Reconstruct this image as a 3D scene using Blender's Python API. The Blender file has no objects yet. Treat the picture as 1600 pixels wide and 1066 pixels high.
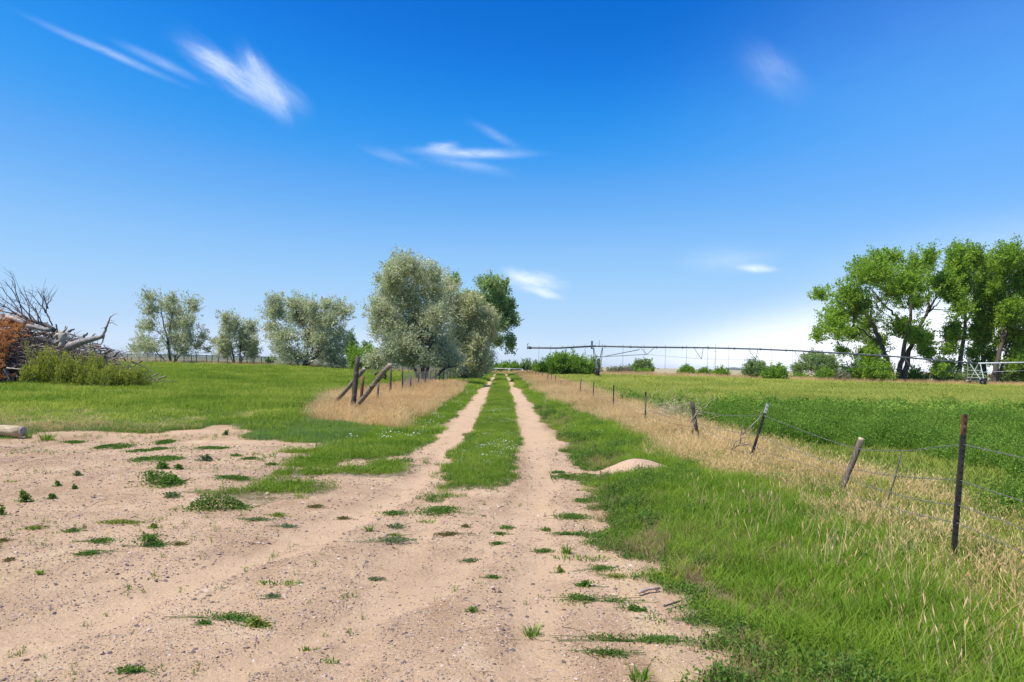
import bpy, math, random
import numpy as np
from mathutils import Vector, Matrix
rng = np.random.default_rng(7)
random.seed(7)
sc = bpy.context.scene
COL = sc.collection
R = math.radians

# ------------------------------------------------------------------ camera
F, EYE, ROLL = 1066.7, 1.6, R(1.33)
cam = bpy.data.cameras.new('camera')
camo = bpy.data.objects.new('camera', cam)
COL.objects.link(camo)
sc.camera = camo
cam.lens, cam.sensor_width = 24, 36
cam.shift_y = 37 / 1600
cam.clip_start, cam.clip_end = .05, 20000
camo.location = (0, 0, EYE)
camo.rotation_euler = (math.pi / 2, -ROLL, 0)

# ------------------------------------------------------------------ sun and sky
SUN_EL, SUN_AZ = R(60), R(-122)          # azimuth from +Y (down the lane) towards +X
sun = bpy.data.lights.new('sun', 'SUN')
suno = bpy.data.objects.new('sun', sun)
COL.objects.link(suno)
sun.energy, sun.angle, sun.color = 4.6, R(.55), (1, .95, .86)
d = Vector((math.sin(SUN_AZ) * math.cos(SUN_EL), math.cos(SUN_AZ) * math.cos(SUN_EL), math.sin(SUN_EL)))
suno.rotation_euler = d.to_track_quat('Z', 'Y').to_euler()
vs = sc.view_settings
sc.display_settings.display_device = 'sRGB'
vs.view_transform, vs.look, vs.exposure, vs.gamma = 'Standard', 'None', .45, 1
vs.use_curve_mapping = False

world = bpy.data.worlds.new('World')
sc.world = world
world.use_nodes = True


class NT:
    """small helper for node trees"""
    def __init__(self, tree):
        self.t, self.n, self.l = tree, tree.nodes, tree.links

    def put(self, node, i, v):
        s = node.inputs[i]
        if isinstance(v, bpy.types.NodeSocket):
            self.l.new(v, s)
        elif v is not None:
            s.default_value = v

    def node(self, kind, ins=(), **kw):
        nd = self.n.new(kind)
        for k, v in kw.items():
            setattr(nd, k, v)
        for i, v in (ins.items() if isinstance(ins, dict) else enumerate(ins)):
            self.put(nd, i, v)
        return nd

    def m(self, op, a, b=None, c=None, clamp=False):
        return self.node('ShaderNodeMath', [a, b, c], operation=op, use_clamp=clamp).outputs[0]

    def vm(self, op, a, b=None, out=0):
        return self.node('ShaderNodeVectorMath', [a, b], operation=op).outputs[out]

    def mix(self, f, a, b):
        nd = self.node('ShaderNodeMix', data_type='RGBA')
        self.put(nd, 0, f)
        self.put(nd, 6, (*a, 1) if isinstance(a, tuple) and len(a) == 3 else a)
        self.put(nd, 7, (*b, 1) if isinstance(b, tuple) and len(b) == 3 else b)
        return nd.outputs[2]

    def noise(self, vec, scale, detail=3, rough=.5, dist=0., out=0):
        nd = self.node('ShaderNodeTexNoise')
        if vec is not None:
            self.put(nd, 'Vector', vec)
        nd.inputs['Scale'].default_value = scale
        nd.inputs['Detail'].default_value = detail
        nd.inputs['Roughness'].default_value = rough
        nd.inputs['Distortion'].default_value = dist
        return nd.outputs[out]

    def step(self, v, a, b, lo=0., hi=1.):
        nd = self.node('ShaderNodeMapRange', interpolation_type='SMOOTHSTEP')
        for i, x in enumerate((v, a, b, lo, hi)):
            self.put(nd, i, x)
        return nd.outputs[0]


w = NT(world.node_tree)
bg = world.node_tree.nodes['Background']
sky = w.node('ShaderNodeTexSky', sky_type='NISHITA', sun_disc=False, sun_elevation=SUN_EL, sun_rotation=SUN_AZ,
             ozone_density=3, dust_density=0, air_density=1, altitude=0)
SKY = .1
dn = w.vm('SCALE', sky.outputs[0])
dn.node.inputs['Scale'].default_value = SKY
cur = w.node('ShaderNodeRGBCurve')
w.put(cur, 'Color', dn)
EX = 2 ** -.45
for k, pts in enumerate(([(0, 0), (.085, .002), (.107, .004), (.144, .028), (.191, .130), (.287, .30), (.546, .51), (.82, .62), (1, .68)],
                         [(0, 0), (.181, .155), (.246, .30), (.319, .425), (.451, .595), (.701, .735), (.84, .80), (1, .86)],
                         [(0, 0), (.337, .66), (.429, .865), (.515, .935), (.638, .98), (1, 1)])):
    pts = [(x, y * EX) for x, y in pts]
    cv = cur.mapping.curves[k]
    while len(cv.points) < len(pts):
        cv.points.new(.5, .5)
    for p, q in zip(cv.points, pts):
        p.location = q
cur.mapping.update()
tc = w.node('ShaderNodeTexCoord').outputs['Generated']


def uv(px, py):
    dx, dy = px - 800., py - 570.
    c, s = math.cos(ROLL), math.sin(ROLL)
    return dx * c + dy * s, -dx * s + dy * c


def P(px, py, Y):
    """the place at distance Y seen at photo pixel (px, py) from the photographer's spot"""
    u, v = uv(px, py)
    return np.array((u / F * Y, Y, EYE - v / F * Y))


def G(px, py):
    """the place on level ground seen at photo pixel (px, py)"""
    u, v = uv(px, py)
    return np.array((u * EYE / v, EYE * F / v, 0.))


def cirrus(col, px, py, ang, rx, ry, amt, stretch=5, nscale=1., soft=.5, warp=.5, seed=0., tint=(.86, .90, 1.)):
    """a wisp of cirrus round a direction of the sky"""
    dd = Vector(P(px, py, 1)) - Vector((0, 0, EYE))
    dd.normalize()
    ax = dd.cross(Vector((0, 0, 1))).normalized()
    ay = ax.cross(dd).normalized()
    a = R(ang)
    ex, ey = ax * math.cos(a) + ay * math.sin(a), -ax * math.sin(a) + ay * math.cos(a)
    z = w.m('MAXIMUM', w.vm('DOT_PRODUCT', tc, tuple(dd), 1), .05)
    x = w.m('MULTIPLY', w.m('DIVIDE', w.vm('DOT_PRODUCT', tc, tuple(ex), 1), z), F / rx)
    y = w.m('MULTIPLY', w.m('DIVIDE', w.vm('DOT_PRODUCT', tc, tuple(ey), 1), z), F / ry)
    front = w.step(w.vm('DOT_PRODUCT', tc, tuple(dd), 1), .1, .3)
    p = w.node('ShaderNodeCombineXYZ', [x, w.m('MULTIPLY', y, stretch * ry / rx), seed]).outputs[0]
    nz = w.m('ADD', w.m('MULTIPLY', w.noise(p, nscale, 6, .7, .9), .55), w.m('MULTIPLY', w.noise(p, nscale * 3.4, 8, .75, 1.4), .45))
    nz2 = w.noise(p, nscale * .7, 2, .5, 0.)
    yy = w.m('ADD', y, w.m('MULTIPLY', w.m('SUBTRACT', nz2, .5), warp * 2))
    r = w.m('SQRT', w.m('ADD', w.m('MULTIPLY', x, x), w.m('MULTIPLY', yy, yy)))
    e = w.m('POWER', w.step(r, 1.15, 0.), 1.7)
    e = w.m('MULTIPLY', e, w.step(nz, .5 - soft, .5 + soft * .45))
    e = w.m('MULTIPLY', w.m('MULTIPLY', e, amt), front, clamp=True)
    return w.mix(e, col, tint)


skyc = cur.outputs[0]
for a in ((170, 82, -13, 110, 8, .28, 4, 1.2, .35, .5, 1.), (250, 97, -16, 70, 9, .22, 4, 1.3, .4, .5, 2.),
          (375, 120, -26, 105, 30, .42, 4, 1.5, .3, .7, 3.4), (412, 128, -52, 66, 25, .34, 3, 1.7, .3, .7, 4.), (340, 98, -20, 62, 13, .4, 4, 1.5, .35, .6, 5.), (432, 160, -58, 46, 20, .24, 4, 1.4, .3, .6, 4.4), (396, 98, -62, 24, 11, .36, 3, 1.6, .3, .6, 4.9), (440, 140, -34, 60, 20, .22, 4, 1.4, .3, .6, 6.4),
          (740, 238, 1, 125, 11, .55, 4, 1., .35, .5, 5.), (690, 230, 6, 34, 10, .45, 3, 1.5, .3, .5, 6.), (730, 258, -9, 90, 13, .2, 4, 1.3, .35, .6, 7.), (610, 245, -14, 60, 12, .14, 4, 1.3, .4, .5, 8.), (775, 212, -25, 60, 12, .14, 3, 1.5, .4, .5, 9.),
          (835, 440, -6, 66, 26, .62, 3, 1.6, .35, .7, 10.), (850, 458, -12, 40, 9, .7, 2, 1.6, .4, .5, 11.), (812, 432, -20, 40, 14, .5, 2, 1.6, .35, .5, 12.),
          (1260, 560, 9, 330, 85, 1.1, 3, 1.1, 1.3, .2, 26., (.92, .94, 1.)),
          (1182, 420, -7, 40, 9, .75, 2, 1.6, .5, .4, 13.), (1140, 405, 0, 100, 30, .2, 3, 1.4, .4, .5, 14.), (1210, 112, -40, 75, 42, .17, 3, 1.1, .4, .5, 15.),
          (1420, 560, 6, 640, 120, 1.25, 3, 1.1, 1.3, .2, 16., (.90, .93, 1.)), (1580, 510, 10, 430, 125, 1.05, 3, 1.1, 1.1, .3, 17., (.90, .93, 1.)), (1500, 420, 8, 300, 80, .25, 3, 1.2, .8, .5, 18.),
          (1580, 150, 8, 640, 330, .5, 2, .8, .9, .3, 21., (.16, .38, .80)),
          (520, 540, 0, 700, 40, .25, 3, 1.2, .8, .3, 19.)):
    skyc = cirrus(skyc, *a)
up = w.vm('SCALE', skyc)
up.node.inputs['Scale'].default_value = 1 / SKY
w.put(bg, 0, up)
bg.inputs[1].default_value = SKY


# ------------------------------------------------------------------ geometry helpers
def smooth(a, b, x):
    t = np.clip((np.asarray(x, float) - a) / (b - a), 0, 1)
    return t * t * (3 - 2 * t)


_perm = rng.random((256, 256))


def vnoise(x, y, s=1.):
    x, y = np.asarray(x, float) / s, np.asarray(y, float) / s
    xi, yi = np.floor(x).astype(int), np.floor(y).astype(int)
    fx, fy = x - xi, y - yi
    fx, fy = fx * fx * (3 - 2 * fx), fy * fy * (3 - 2 * fy)
    g = lambda i, j: _perm[(xi + i) & 255, (yi + j) & 255]
    return (g(0, 0) * (1 - fx) + g(1, 0) * fx) * (1 - fy) + (g(0, 1) * (1 - fx) + g(1, 1) * fx) * fy


def fbm(x, y, s):
    return vnoise(x, y, s) * .55 + vnoise(x + 31.7, y - 9.1, s * .47) * .29 + vnoise(x - 7.7, y + 51.3, s * .21) * .16


def poly_sd(x, y, poly):
    """signed distance, positive inside"""
    x, y = np.asarray(x, float), np.asarray(y, float)
    poly = np.asarray(poly, float)
    best = np.full(x.shape, 1e18)
    ins = np.zeros(x.shape, bool)
    for (ax, ay), (bx, by) in zip(poly, np.roll(poly, -1, 0)):
        ex, ey = bx - ax, by - ay
        t = np.clip(((x - ax) * ex + (y - ay) * ey) / (ex * ex + ey * ey + 1e-12), 0, 1)
        best = np.minimum(best, (x - ax - t * ex) ** 2 + (y - ay - t * ey) ** 2)
        c = (ay > y) != (by > y)
        ins ^= c & (x < ex * (y - ay) / (ey if ey else 1e-12) + ax)
    return np.where(ins, 1, -1) * np.sqrt(best)


def gpoly(pts):
    return [tuple(G(*p)[:2]) for p in pts]


def drift(Y):
    return -.016 * np.maximum(0, np.asarray(Y, float) - 22)


LANE_END = 112.
_ry = [0, 3.49, 3.7, 4.04, 4.56, 5.25, 6.0, 6.4, 7.5, 9.1, 10.2, 11.5, 13.3, 16, 24, 200]
_rx = [1.0, 1.07, 1.2, 1.23, 1.15, 1.05, 1.12, .91, .92, .93, 1.2, 1.17, 1.04, .95, .9, .9]


def lane_right(Y):
    return np.interp(Y, _ry, _rx)


APRON = gpoly([(-700, 712), (-300, 690), (0, 684), (70, 673), (150, 668), (250, 671), (360, 664), (395, 676), (450, 690), (530, 698), (575, 704), (640, 712)]) \
    + [(-1.0, 11.7), (-.9, 8.5), (.3, 7), (.9, 6), (.9, -8), (-60, -8), (-60, 12)]
GREEN_SPOTS = [(500, 722, 66, 15), (440, 765, 84, 15), (590, 730, 46, 12), (560, 706, 60, 10)]


def dirt_field(x, y):
    """metres inside the bare dirt (negative: in the grass)"""
    x, y = np.asarray(x, float), np.asarray(y, float)
    xr = x - drift(y) + (fbm(x * .3 + 9, y, .9) - .5) * .22
    fing = (fbm(x * .12 + 3, y * .9, .38) - .45) * 1.15 * smooth(2, 4, y) * smooth(13, 8, y) + (fbm(x * .2, y * .5, .5) - .5) * .5
    lane = np.minimum(np.minimum(xr + 1.74 + (fbm(x * .2 + 7, y * .5, .5) - .5) * .5, lane_right(y) + .08 - xr + fing), LANE_END - y)
    a = poly_sd(x, y, APRON) + ((fbm(x, y + 40, 1.3) - .5) * 1.0 + (fbm(x * .6, y + 11, .45) - .5) * 1.0) * smooth(6, 12, y)
    d_ = np.maximum(lane, a)
    mc = G(965, 742)
    d_ = np.maximum(d_, (1 - np.hypot((x - mc[0]) / .95, (y - mc[1]) / .42) + (fbm(x, y, .4) - .5) * .5) * .4)
    sl = np.interp(y, [0, 8, 9.2, 12, 24], [-.9, -.92, -.98, -.9, -.93])
    sr = np.interp(y, [0, 7.9, 8.2, 9.2, 11.5, 24], [-1.0, -.95, -.5, -.12, .12, .16])
    strip = np.minimum(np.minimum(xr - sl, sr - xr) + (fbm(x, y + 60, .45) - .5) * .7 * smooth(15, 9, y), (y - 8.7 + (fbm(x + 21, y * .8, .5) - .5) * 3.4) * .3)
    d_ = np.minimum(d_, -strip)
    for (px, py, rx, ry) in GREEN_SPOTS:
        c = G(px, py)
        sx = rx * c[1] / F
        sy = ry * c[1] ** 2 / (F * EYE)
        q = np.sqrt(((x - c[0]) / sx) ** 2 + ((y - c[1]) / sy) ** 2) + (fbm(x * .6, y, .5) - .5) * 2.4
        d_ = np.minimum(d_, (q - 1) * min(sx, sy) * .7)
    return d_


DRY_LEFT = gpoly([(478, 656), (505, 632), (540, 614), (600, 600), (660, 594), (700, 588), (742, 586), (736, 600), (715, 616), (660, 650), (620, 668), (570, 666), (520, 660)])


def dry_field(x, y):
    x, y = np.asarray(x, float), np.asarray(y, float)
    xr = x - drift(y) + (fbm(x, y, 2.2) - .5) * 1.3
    lo = np.interp(y, [0, 4, 7, 9, 11, 14, 18, 30, 60, 200], [3.1, 3.1, 3.15, 2.9, 2.7, 2.5, 2.35, 2.0, 1.9, 1.9])
    hi = np.interp(y, [0, 6, 9, 13, 20, 40, 200], [5.2, 5.3, 5.1, 4.8, 4.9, 4.9, 4.9])
    right = np.minimum(xr - lo, hi - xr)
    left = np.minimum(poly_sd(x, y, DRY_LEFT) + (fbm(x + 5, y, 1.1) - .5) * .8, 40 - y)
    l2 = np.minimum(np.minimum(x - drift(y) + 6.3, -2.9 - x + drift(y)), y - 30)
    return np.maximum(np.maximum(right, left), l2)


def height(x, y):
    return height0(x, y) - .045 * track_field(x, y) * smooth(13, 9, np.asarray(y, float)) + .012 * (fbm(np.asarray(x) + 5, y, .5) - .5) * smooth(14, 9, np.asarray(y, float))


def height0(x, y):
    x, y = np.asarray(x, float), np.asarray(y, float)
    xr = x - drift(y)
    near = smooth(150, 90, y)
    lane = smooth(-2.6, -1.9, xr) * smooth(1.9, 1.1, xr) * near
    h = -.03 * lane * smooth(3, 12, y)
    h = h + .05 * np.exp(-((xr + .35) / .42) ** 2) * smooth(7.5, 11, y) * near
    h = h + (fbm(x, y, 1.7) - .5) * .05 + (fbm(x, y, 7) - .5) * .10 * smooth(4, 12, y)
    h = h + .07 * smooth(1.1, 1.9, xr) * near
    h = h + .55 * smooth(35, 95, y) * smooth(-8, -32, x)
    h = h + .10 * np.sin(y * .31 + 1.2) * smooth(30, 48, y) * smooth(110, 80, y)
    h = h + .25 * smooth(70, 100, y) * smooth(60, 20, x) * smooth(0, 12, x) * near
    return h


def put_mesh(name, v, faces, mat=None, parent=None, origin=(0, 0, 0), smooth_=True, attrs=None, fmat=None):
    me = bpy.data.meshes.new(name)
    v = np.asarray(v, np.float32).reshape(-1, 3) - np.asarray(origin, np.float32)
    me.vertices.add(len(v))
    me.vertices.foreach_set('co', v.ravel())
    faces = [np.asarray(f, np.int32) for f in faces if len(f)]
    tot = np.concatenate([np.full(len(f), f.shape[1], np.int32) for f in faces])
    idx = np.concatenate([f.ravel() for f in faces])
    me.loops.add(len(idx))
    me.loops.foreach_set('vertex_index', idx)
    me.polygons.add(len(tot))
    st = np.zeros(len(tot), np.int32)
    st[1:] = np.cumsum(tot)[:-1]
    me.polygons.foreach_set('loop_start', st)
    me.polygons.foreach_set('use_smooth', np.full(len(tot), smooth_, bool))
    if fmat is not None:
        me.polygons.foreach_set('material_index', np.asarray(fmat, np.int32))
    for k, a in (attrs or {}).items():
        at = me.attributes.new(k, 'FLOAT', 'POINT')
        at.data.foreach_set('value', np.asarray(a, np.float32))
    me.update(calc_edges=True)
    for mm in (mat if isinstance(mat, (list, tuple)) else [mat]):
        if mm:
            me.materials.append(mm)
    o = bpy.data.objects.new(name, me)
    if name.startswith('proto '):
        return o
    COL.objects.link(o)
    if parent is not None:
        o.parent = parent
    else:
        o.location = origin
    return o


class MB:
    def __init__(self):
        self.v, self.f, self.n, self.a = [], {}, 0, []

    def add(self, v, f, a=0.):
        v = np.asarray(v, float).reshape(-1, 3)
        for k in (f if isinstance(f, list) and len(f) and isinstance(f[0], np.ndarray) and f[0].ndim == 2 else [np.asarray(f)]):
            self.f.setdefault(k.shape[1], []).append(k + self.n)
        self.v.append(v)
        self.a.append(np.full(len(v), a) if np.isscalar(a) else np.asarray(a, float))
        self.n += len(v)
        return self

    def tube(self, pts, rad, n=6, a=0., cap=True):
        pts = np.asarray(pts, float)
        k = len(pts)
        rad = np.broadcast_to(np.asarray(rad, float), (k,))
        t = np.gradient(pts, axis=0)
        t /= np.linalg.norm(t, axis=1)[:, None] + 1e-12
        ref = np.array((0., 0, 1)) if abs(t[:, 2]).mean() < .8 else np.array((0., 1, 0))
        e1 = np.cross(t, ref)
        e1 /= np.linalg.norm(e1, axis=1)[:, None] + 1e-12
        e2 = np.cross(t, e1)
        ang = np.arange(n) * 2 * math.pi / n
        v = pts[:, None] + rad[:, None, None] * (np.cos(ang)[None, :, None] * e1[:, None] + np.sin(ang)[None, :, None] * e2[:, None])
        i, j = np.arange(k - 1)[:, None] * n, np.arange(n)[None]
        q = np.stack([i + j, i + (j + 1) % n, i + n + (j + 1) % n, i + n + j], -1).reshape(-1, 4)
        f = [q]
        if cap and n > 2:
            c = np.arange(n)
            tri = np.stack([np.zeros(n - 2, int), c[1:-1], c[2:]], -1)
            f += [tri[:, ::-1], tri + (k - 1) * n]
        return self.add(v, f, a)

    def bar(self, p, q, wx, wy, a=0., up=(0, 0, 1)):
        """a rectangular bar from p to q"""
        p, q = np.asarray(p, float), np.asarray(q, float)
        t = (q - p) / np.linalg.norm(q - p)
        e1 = np.cross(t, up)
        if np.linalg.norm(e1) < 1e-3:
            e1 = np.cross(t, (0, 1, 0))
        e1 /= np.linalg.norm(e1)
        e2 = np.cross(t, e1)
        v = [c + e1 * wx * sx + e2 * wy * sy for c in (p, q) for sx, sy in ((-.5, -.5), (.5, -.5), (.5, .5), (-.5, .5))]
        f = np.array([(0, 3, 2, 1), (4, 5, 6, 7), (0, 1, 5, 4), (1, 2, 6, 5), (2, 3, 7, 6), (3, 0, 4, 7)])
        return self.add(v, f, a)

    def build(self, name, mat, parent=None, origin=(0, 0, 0), smooth_=True):
        return put_mesh(name, np.concatenate(self.v), [np.concatenate(x) for x in self.f.values()], mat, parent, origin, smooth_, {'tv': np.concatenate(self.a)})


def tag(o, label=None, cat=None, group=None, kind=None):
    for k, v in (('label', label), ('category', cat), ('group', group), ('kind', kind)):
        if v:
            o[k] = v
    return o


def empty(name, loc, label, cat, group=None):
    o = bpy.data.objects.new(name, None)
    COL.objects.link(o)
    o.location = loc
    o.empty_display_size = .2
    return tag(o, label, cat, group)


def wander(p, q, k, amp):
    """a crooked line from p to q"""
    p, q = np.asarray(p, float), np.asarray(q, float)
    t = np.linspace(0, 1, k)[:, None]
    L = np.linalg.norm(q - p)
    o = np.cumsum(rng.normal(0, 1, (k, 3)), 0)
    o -= o[:1] * (1 - t) + o[-1:] * t
    return p + (q - p) * t + o * amp * L / k ** .5


# ------------------------------------------------------------------ materials
def new_mat(name):
    m_ = bpy.data.materials.new(name)
    m_.use_nodes = True
    t = NT(m_.node_tree)
    b = m_.node_tree.nodes['Principled BSDF']
    return m_, t, b


def c3(c):
    return (*c, 1)


def leaf_mat(name, dark, mid, light, trans=.4, inst=True, rough=.7, tip=None, spec=.1, tcol=1.3):
    """leaves and blades: a mix per leaf (tv) and per clump (tint); light shines through"""
    m_, t, b = new_mat(name)
    tv = t.node('ShaderNodeAttribute', attribute_name='tv').outputs['Fac']
    f = tv
    if inst:
        ti = t.node('ShaderNodeAttribute', attribute_name='tint', attribute_type='INSTANCER').outputs['Fac']
        f = t.m('ADD', t.m('MULTIPLY', tv, .45), t.m('MULTIPLY', ti, .55))
    ramp = t.node('ShaderNodeValToRGB', [f])
    cr = ramp.color_ramp
    cr.elements[0].color, cr.elements[1].color = c3(dark), c3(light)
    e = cr.elements.new(.5)
    e.color = c3(mid)
    col = ramp.outputs[0]
    if tip:
        h = t.node('ShaderNodeAttribute', attribute_name='up').outputs['Fac']
        col = t.mix(h, col, tip)
    t.put(b, 'Base Color', col)
    b.inputs['Roughness'].default_value = rough
    b.inputs['Specular IOR Level'].default_value = spec
    tl = t.node('ShaderNodeBsdfTranslucent')
    tc_ = t.vm('MULTIPLY', col, (tcol * 1.05, tcol * 1.1, tcol * .7))
    t.put(tl, 0, tc_)
    mx = t.node('ShaderNodeMixShader', [trans, b.outputs[0], tl.outputs[0]])
    out = m_.node_tree.nodes['Material Output']
    t.l.new(mx.outputs[0], out.inputs[0])
    return m_


def rough_mat(name, c1, c2, scale=6., stretch=(1, 1, 1), rough=.85, bump=.4, detail=5, metal=0., c3_=None, spec=.3):
    m_, t, b = new_mat(name)
    co = t.node('ShaderNodeTexCoord').outputs['Object']
    mp = t.node('ShaderNodeMapping', [co])
    mp.inputs['Scale'].default_value = stretch
    n1 = t.noise(mp.outputs[0], scale, detail, .65)
    col = t.mix(t.step(n1, .32, .68), c1, c2)
    if c3_:
        col = t.mix(t.step(t.noise(co, scale * .35, 4, .6), .52, .66), col, c3_)
    t.put(b, 'Base Color', col)
    b.inputs['Roughness'].default_value = rough
    b.inputs['Metallic'].default_value = metal
    b.inputs['Specular IOR Level'].default_value = spec
    if bump:
        bp = t.node('ShaderNodeBump')
        bp.inputs['Strength'].default_value = bump
        bp.inputs['Distance'].default_value = .02
        t.put(bp, 'Height', n1)
        t.put(b, 'Normal', bp.outputs[0])
    return m_


M = {}
M['olive'] = leaf_mat("silvery olive leaf", (0.32, 0.345, 0.21), (0.52, 0.545, 0.35), (0.7, 0.7, 0.5), .3, False, tcol=1.1)
M['olive2'] = leaf_mat('pale flowering olive leaf', (0.35, 0.36, 0.19), (0.55, 0.55, 0.32), (0.75, 0.72, 0.47), .3, False, tcol=1.1)
M['poplar'] = leaf_mat('cottonwood leaf', (0.13, 0.23, 0.02), (0.245, 0.38, 0.036), (0.38, 0.51, 0.07), .45, False, .45, spec=.3)
M['darkleaf'] = leaf_mat('dark tree leaf', (0.11, 0.18, 0.055), (0.21, 0.295, 0.1), (0.32, 0.41, 0.17), .35, False)
M['shade'] = leaf_mat('mid green tree leaf', (.14, .22, .08), (.28, .375, .15), (.40, .50, .23), .45, False)
M['willow'] = leaf_mat('bright willow leaf', (0.11, 0.21, 0.028), (0.19, 0.32, 0.04), (0.3, 0.43, 0.07), .4, False)
M['sage'] = leaf_mat('grey shrub leaf', (0.18, 0.19, 0.12), (0.26, 0.26, 0.17), (0.36, 0.34, 0.22), .3, False)
M['weedleaf'] = leaf_mat('broad weed leaf', (0.06, 0.13, 0.022), (0.11, 0.205, 0.035), (0.2, 0.29, 0.06), .35, False)
M['pileweed'] = leaf_mat('kochia weed leaf', (0.13, 0.18, 0.022), (0.27, 0.31, 0.04), (0.5, 0.47, 0.08), .4, False)
M['verge'] = leaf_mat('verge grass blade', (0.1, 0.185, 0.02), (0.19, 0.3, 0.03), (0.36, 0.43, 0.07), .42)
M['lawn'] = leaf_mat('low bluish grass blade', (0.12, 0.2, 0.06), (0.165, 0.25, 0.08), (0.26, 0.33, 0.1), .38)
M['strip'] = leaf_mat('lane strip grass blade', (0.12, 0.2, 0.025), (0.21, 0.305, 0.038), (0.34, 0.41, 0.07), .42)
M['meadow'] = leaf_mat('meadow grass blade', (0.09, 0.17, 0.02), (0.22, 0.31, 0.035), (0.52, 0.5, 0.12), .42)
M['crop'] = leaf_mat('lush field leaf', (.085, .175, .022), (.165, .285, .04), (.32, .42, .075), .4)
M['ripe'] = leaf_mat('ripening grass blade', (0.2, 0.26, 0.045), (0.37, 0.4, 0.085), (0.58, 0.55, 0.15), .4)
M['dry'] = leaf_mat('dry grass stalk', (.44, .295, .15), (.70, .495, .26), (.86, .67, .40), .3)
M['thatch'] = leaf_mat('brown thatch', (.20, .13, .075), (.34, .24, .13), (.50, .38, .21), .3)
M['rust'] = rough_mat('dead conifer needles', (.22, .085, .03), (.42, .19, .075), 9)
M['bark'] = rough_mat('dark bark', (.055, .044, .034), (.15, .12, .092), 4, (3, 3, .6))
M['greybark'] = rough_mat('weathered grey wood', (.15, .13, .115), (.40, .36, .325), 7, (2, 2, 2), c3_=(.30, .22, .17))
M['darkstick'] = rough_mat('dark dead wood', (.05, .042, .038), (.16, .135, .12), 6)
M['brush'] = rough_mat('brush sticks', (.12, .09, .07), (.33, .27, .22), 5)
M['torn'] = rough_mat('torn pale wood', (.30, .25, .20), (.52, .44, .365), 5, c3_=(.36, .18, .09))
M['post'] = rough_mat('weathered fence wood', (.10, .08, .06), (.25, .205, .16), 5, (6, 6, .7), bump=.8)
M['brownpost'] = rough_mat('brown stick wood', (.085, .062, .045), (.20, .155, .115), 5, (6, 6, .7), bump=.8)
M['oldpost'] = rough_mat('dark old post wood', (.045, .034, .026), (.13, .105, .08), 5, (6, 6, .7), bump=.8)
M['oldpole'] = rough_mat('grey brown old pole', (.10, .08, .06), (.27, .22, .165), 5, (2, 2, 2), bump=1.)
M['pole'] = rough_mat('grey brown pole', (.20, .16, .12), (.42, .345, .26), 4, (2, 2, 2), bump=.8)
M['cutwood'] = rough_mat('cut log', (.32, .24, .15), (.52, .42, .28), 6, (1, 4, 4), c3_=(.2, .13, .08))
M['steel'] = rough_mat('painted steel post', (.018, .015, .014), (.05, .038, .032), 12, rough=.55, bump=.1, c3_=(.09, .05, .03), spec=.5)
M['rusty'] = rough_mat('rusted steel', (.10, .04, .02), (.24, .11, .055), 14, bump=.3)
M['whitetip'] = rough_mat('worn pale paint', (.42, .42, .42), (.62, .62, .60), 14, bump=.2)
M['wire'] = rough_mat('dull wire', (.17, .155, .14), (.34, .31, .285), 20, rough=.55, bump=0, metal=.5)
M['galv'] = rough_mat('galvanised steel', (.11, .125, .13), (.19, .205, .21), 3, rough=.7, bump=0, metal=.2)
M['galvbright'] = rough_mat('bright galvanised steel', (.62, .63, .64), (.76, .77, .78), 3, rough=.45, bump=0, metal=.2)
M['rubber'] = rough_mat('black rubber', (.012, .012, .012), (.03, .028, .026), 8, bump=.3)
M['hose'] = rough_mat('drop hose', (.10, .11, .12), (.16, .17, .18), 8, bump=0)
M['whitepaint'] = rough_mat('white paint', (.66, .66, .64), (.80, .80, .78), 4, bump=0)
M['petal'] = leaf_mat('white petal', (.72, .72, .70), (.8, .8, .78), (.86, .86, .82), .3, False)
M['yellow'] = leaf_mat('yellow petal', (.55, .45, .03), (.62, .52, .04), (.7, .6, .06), .3, False)

# pebbles
m_, t, b = new_mat('pebble')
ti = t.node('ShaderNodeAttribute', attribute_name='tint', attribute_type='INSTANCER').outputs['Fac']
ramp = t.node('ShaderNodeValToRGB', [ti])
cr = ramp.color_ramp
cr.elements[0].color, cr.elements[1].color = (.10, .075, .065, 1), (.58, .48, .38, 1)
for p_, c_ in ((.22, (.24, .165, .13)), (.5, (.40, .28, .21)), (.8, (.52, .38, .30))):
    cr.elements.new(p_).color = c3(c_)
t.put(b, 'Base Color', ramp.outputs[0])
b.inputs['Roughness'].default_value = .8
M['pebble'] = m_

# ground: bare dirt, soil under the grass, ploughed plain far off
m_, t, b = new_mat('ground')
geo = t.node('ShaderNodeNewGeometry').outputs['Position']
at = lambda n_: t.node('ShaderNodeAttribute', attribute_name=n_).outputs['Fac']
dirt, dry, far, lush = at('dirt'), at('dry'), at('far'), at('lush')
nA = t.noise(geo, .55, 4, .6)
nB = t.noise(geo, 7, 5, .7)
nC = t.noise(geo, 48, 4, .75)
nD = t.noise(geo, 170, 2, .7)
pw = t.node('ShaderNodeMapping', [geo])
pw.inputs['Scale'].default_value = (.95, .28, 1)
pw.inputs['Rotation'].default_value = (0, 0, R(-24))
nE = t.noise(pw.outputs[0], 1.1, 4, .6)
pw2 = t.node('ShaderNodeMapping', [geo])
pw2.inputs['Scale'].default_value = (1.5, .16, 1)
pw2.inputs['Rotation'].default_value = (0, 0, R(-33))
nF = t.noise(pw2.outputs[0], 1., 3, .55, .6)
nG = t.noise(geo, 2.3, 5, .65, .4)
soil = t.mix(t.step(nA, .38, .62), (0.424, 0.278, 0.162), (0.527, 0.355, 0.211))
soil = t.mix(t.m('MULTIPLY', t.step(nE, .5, .66), .8), soil, (0.326, 0.196, 0.101))
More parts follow.
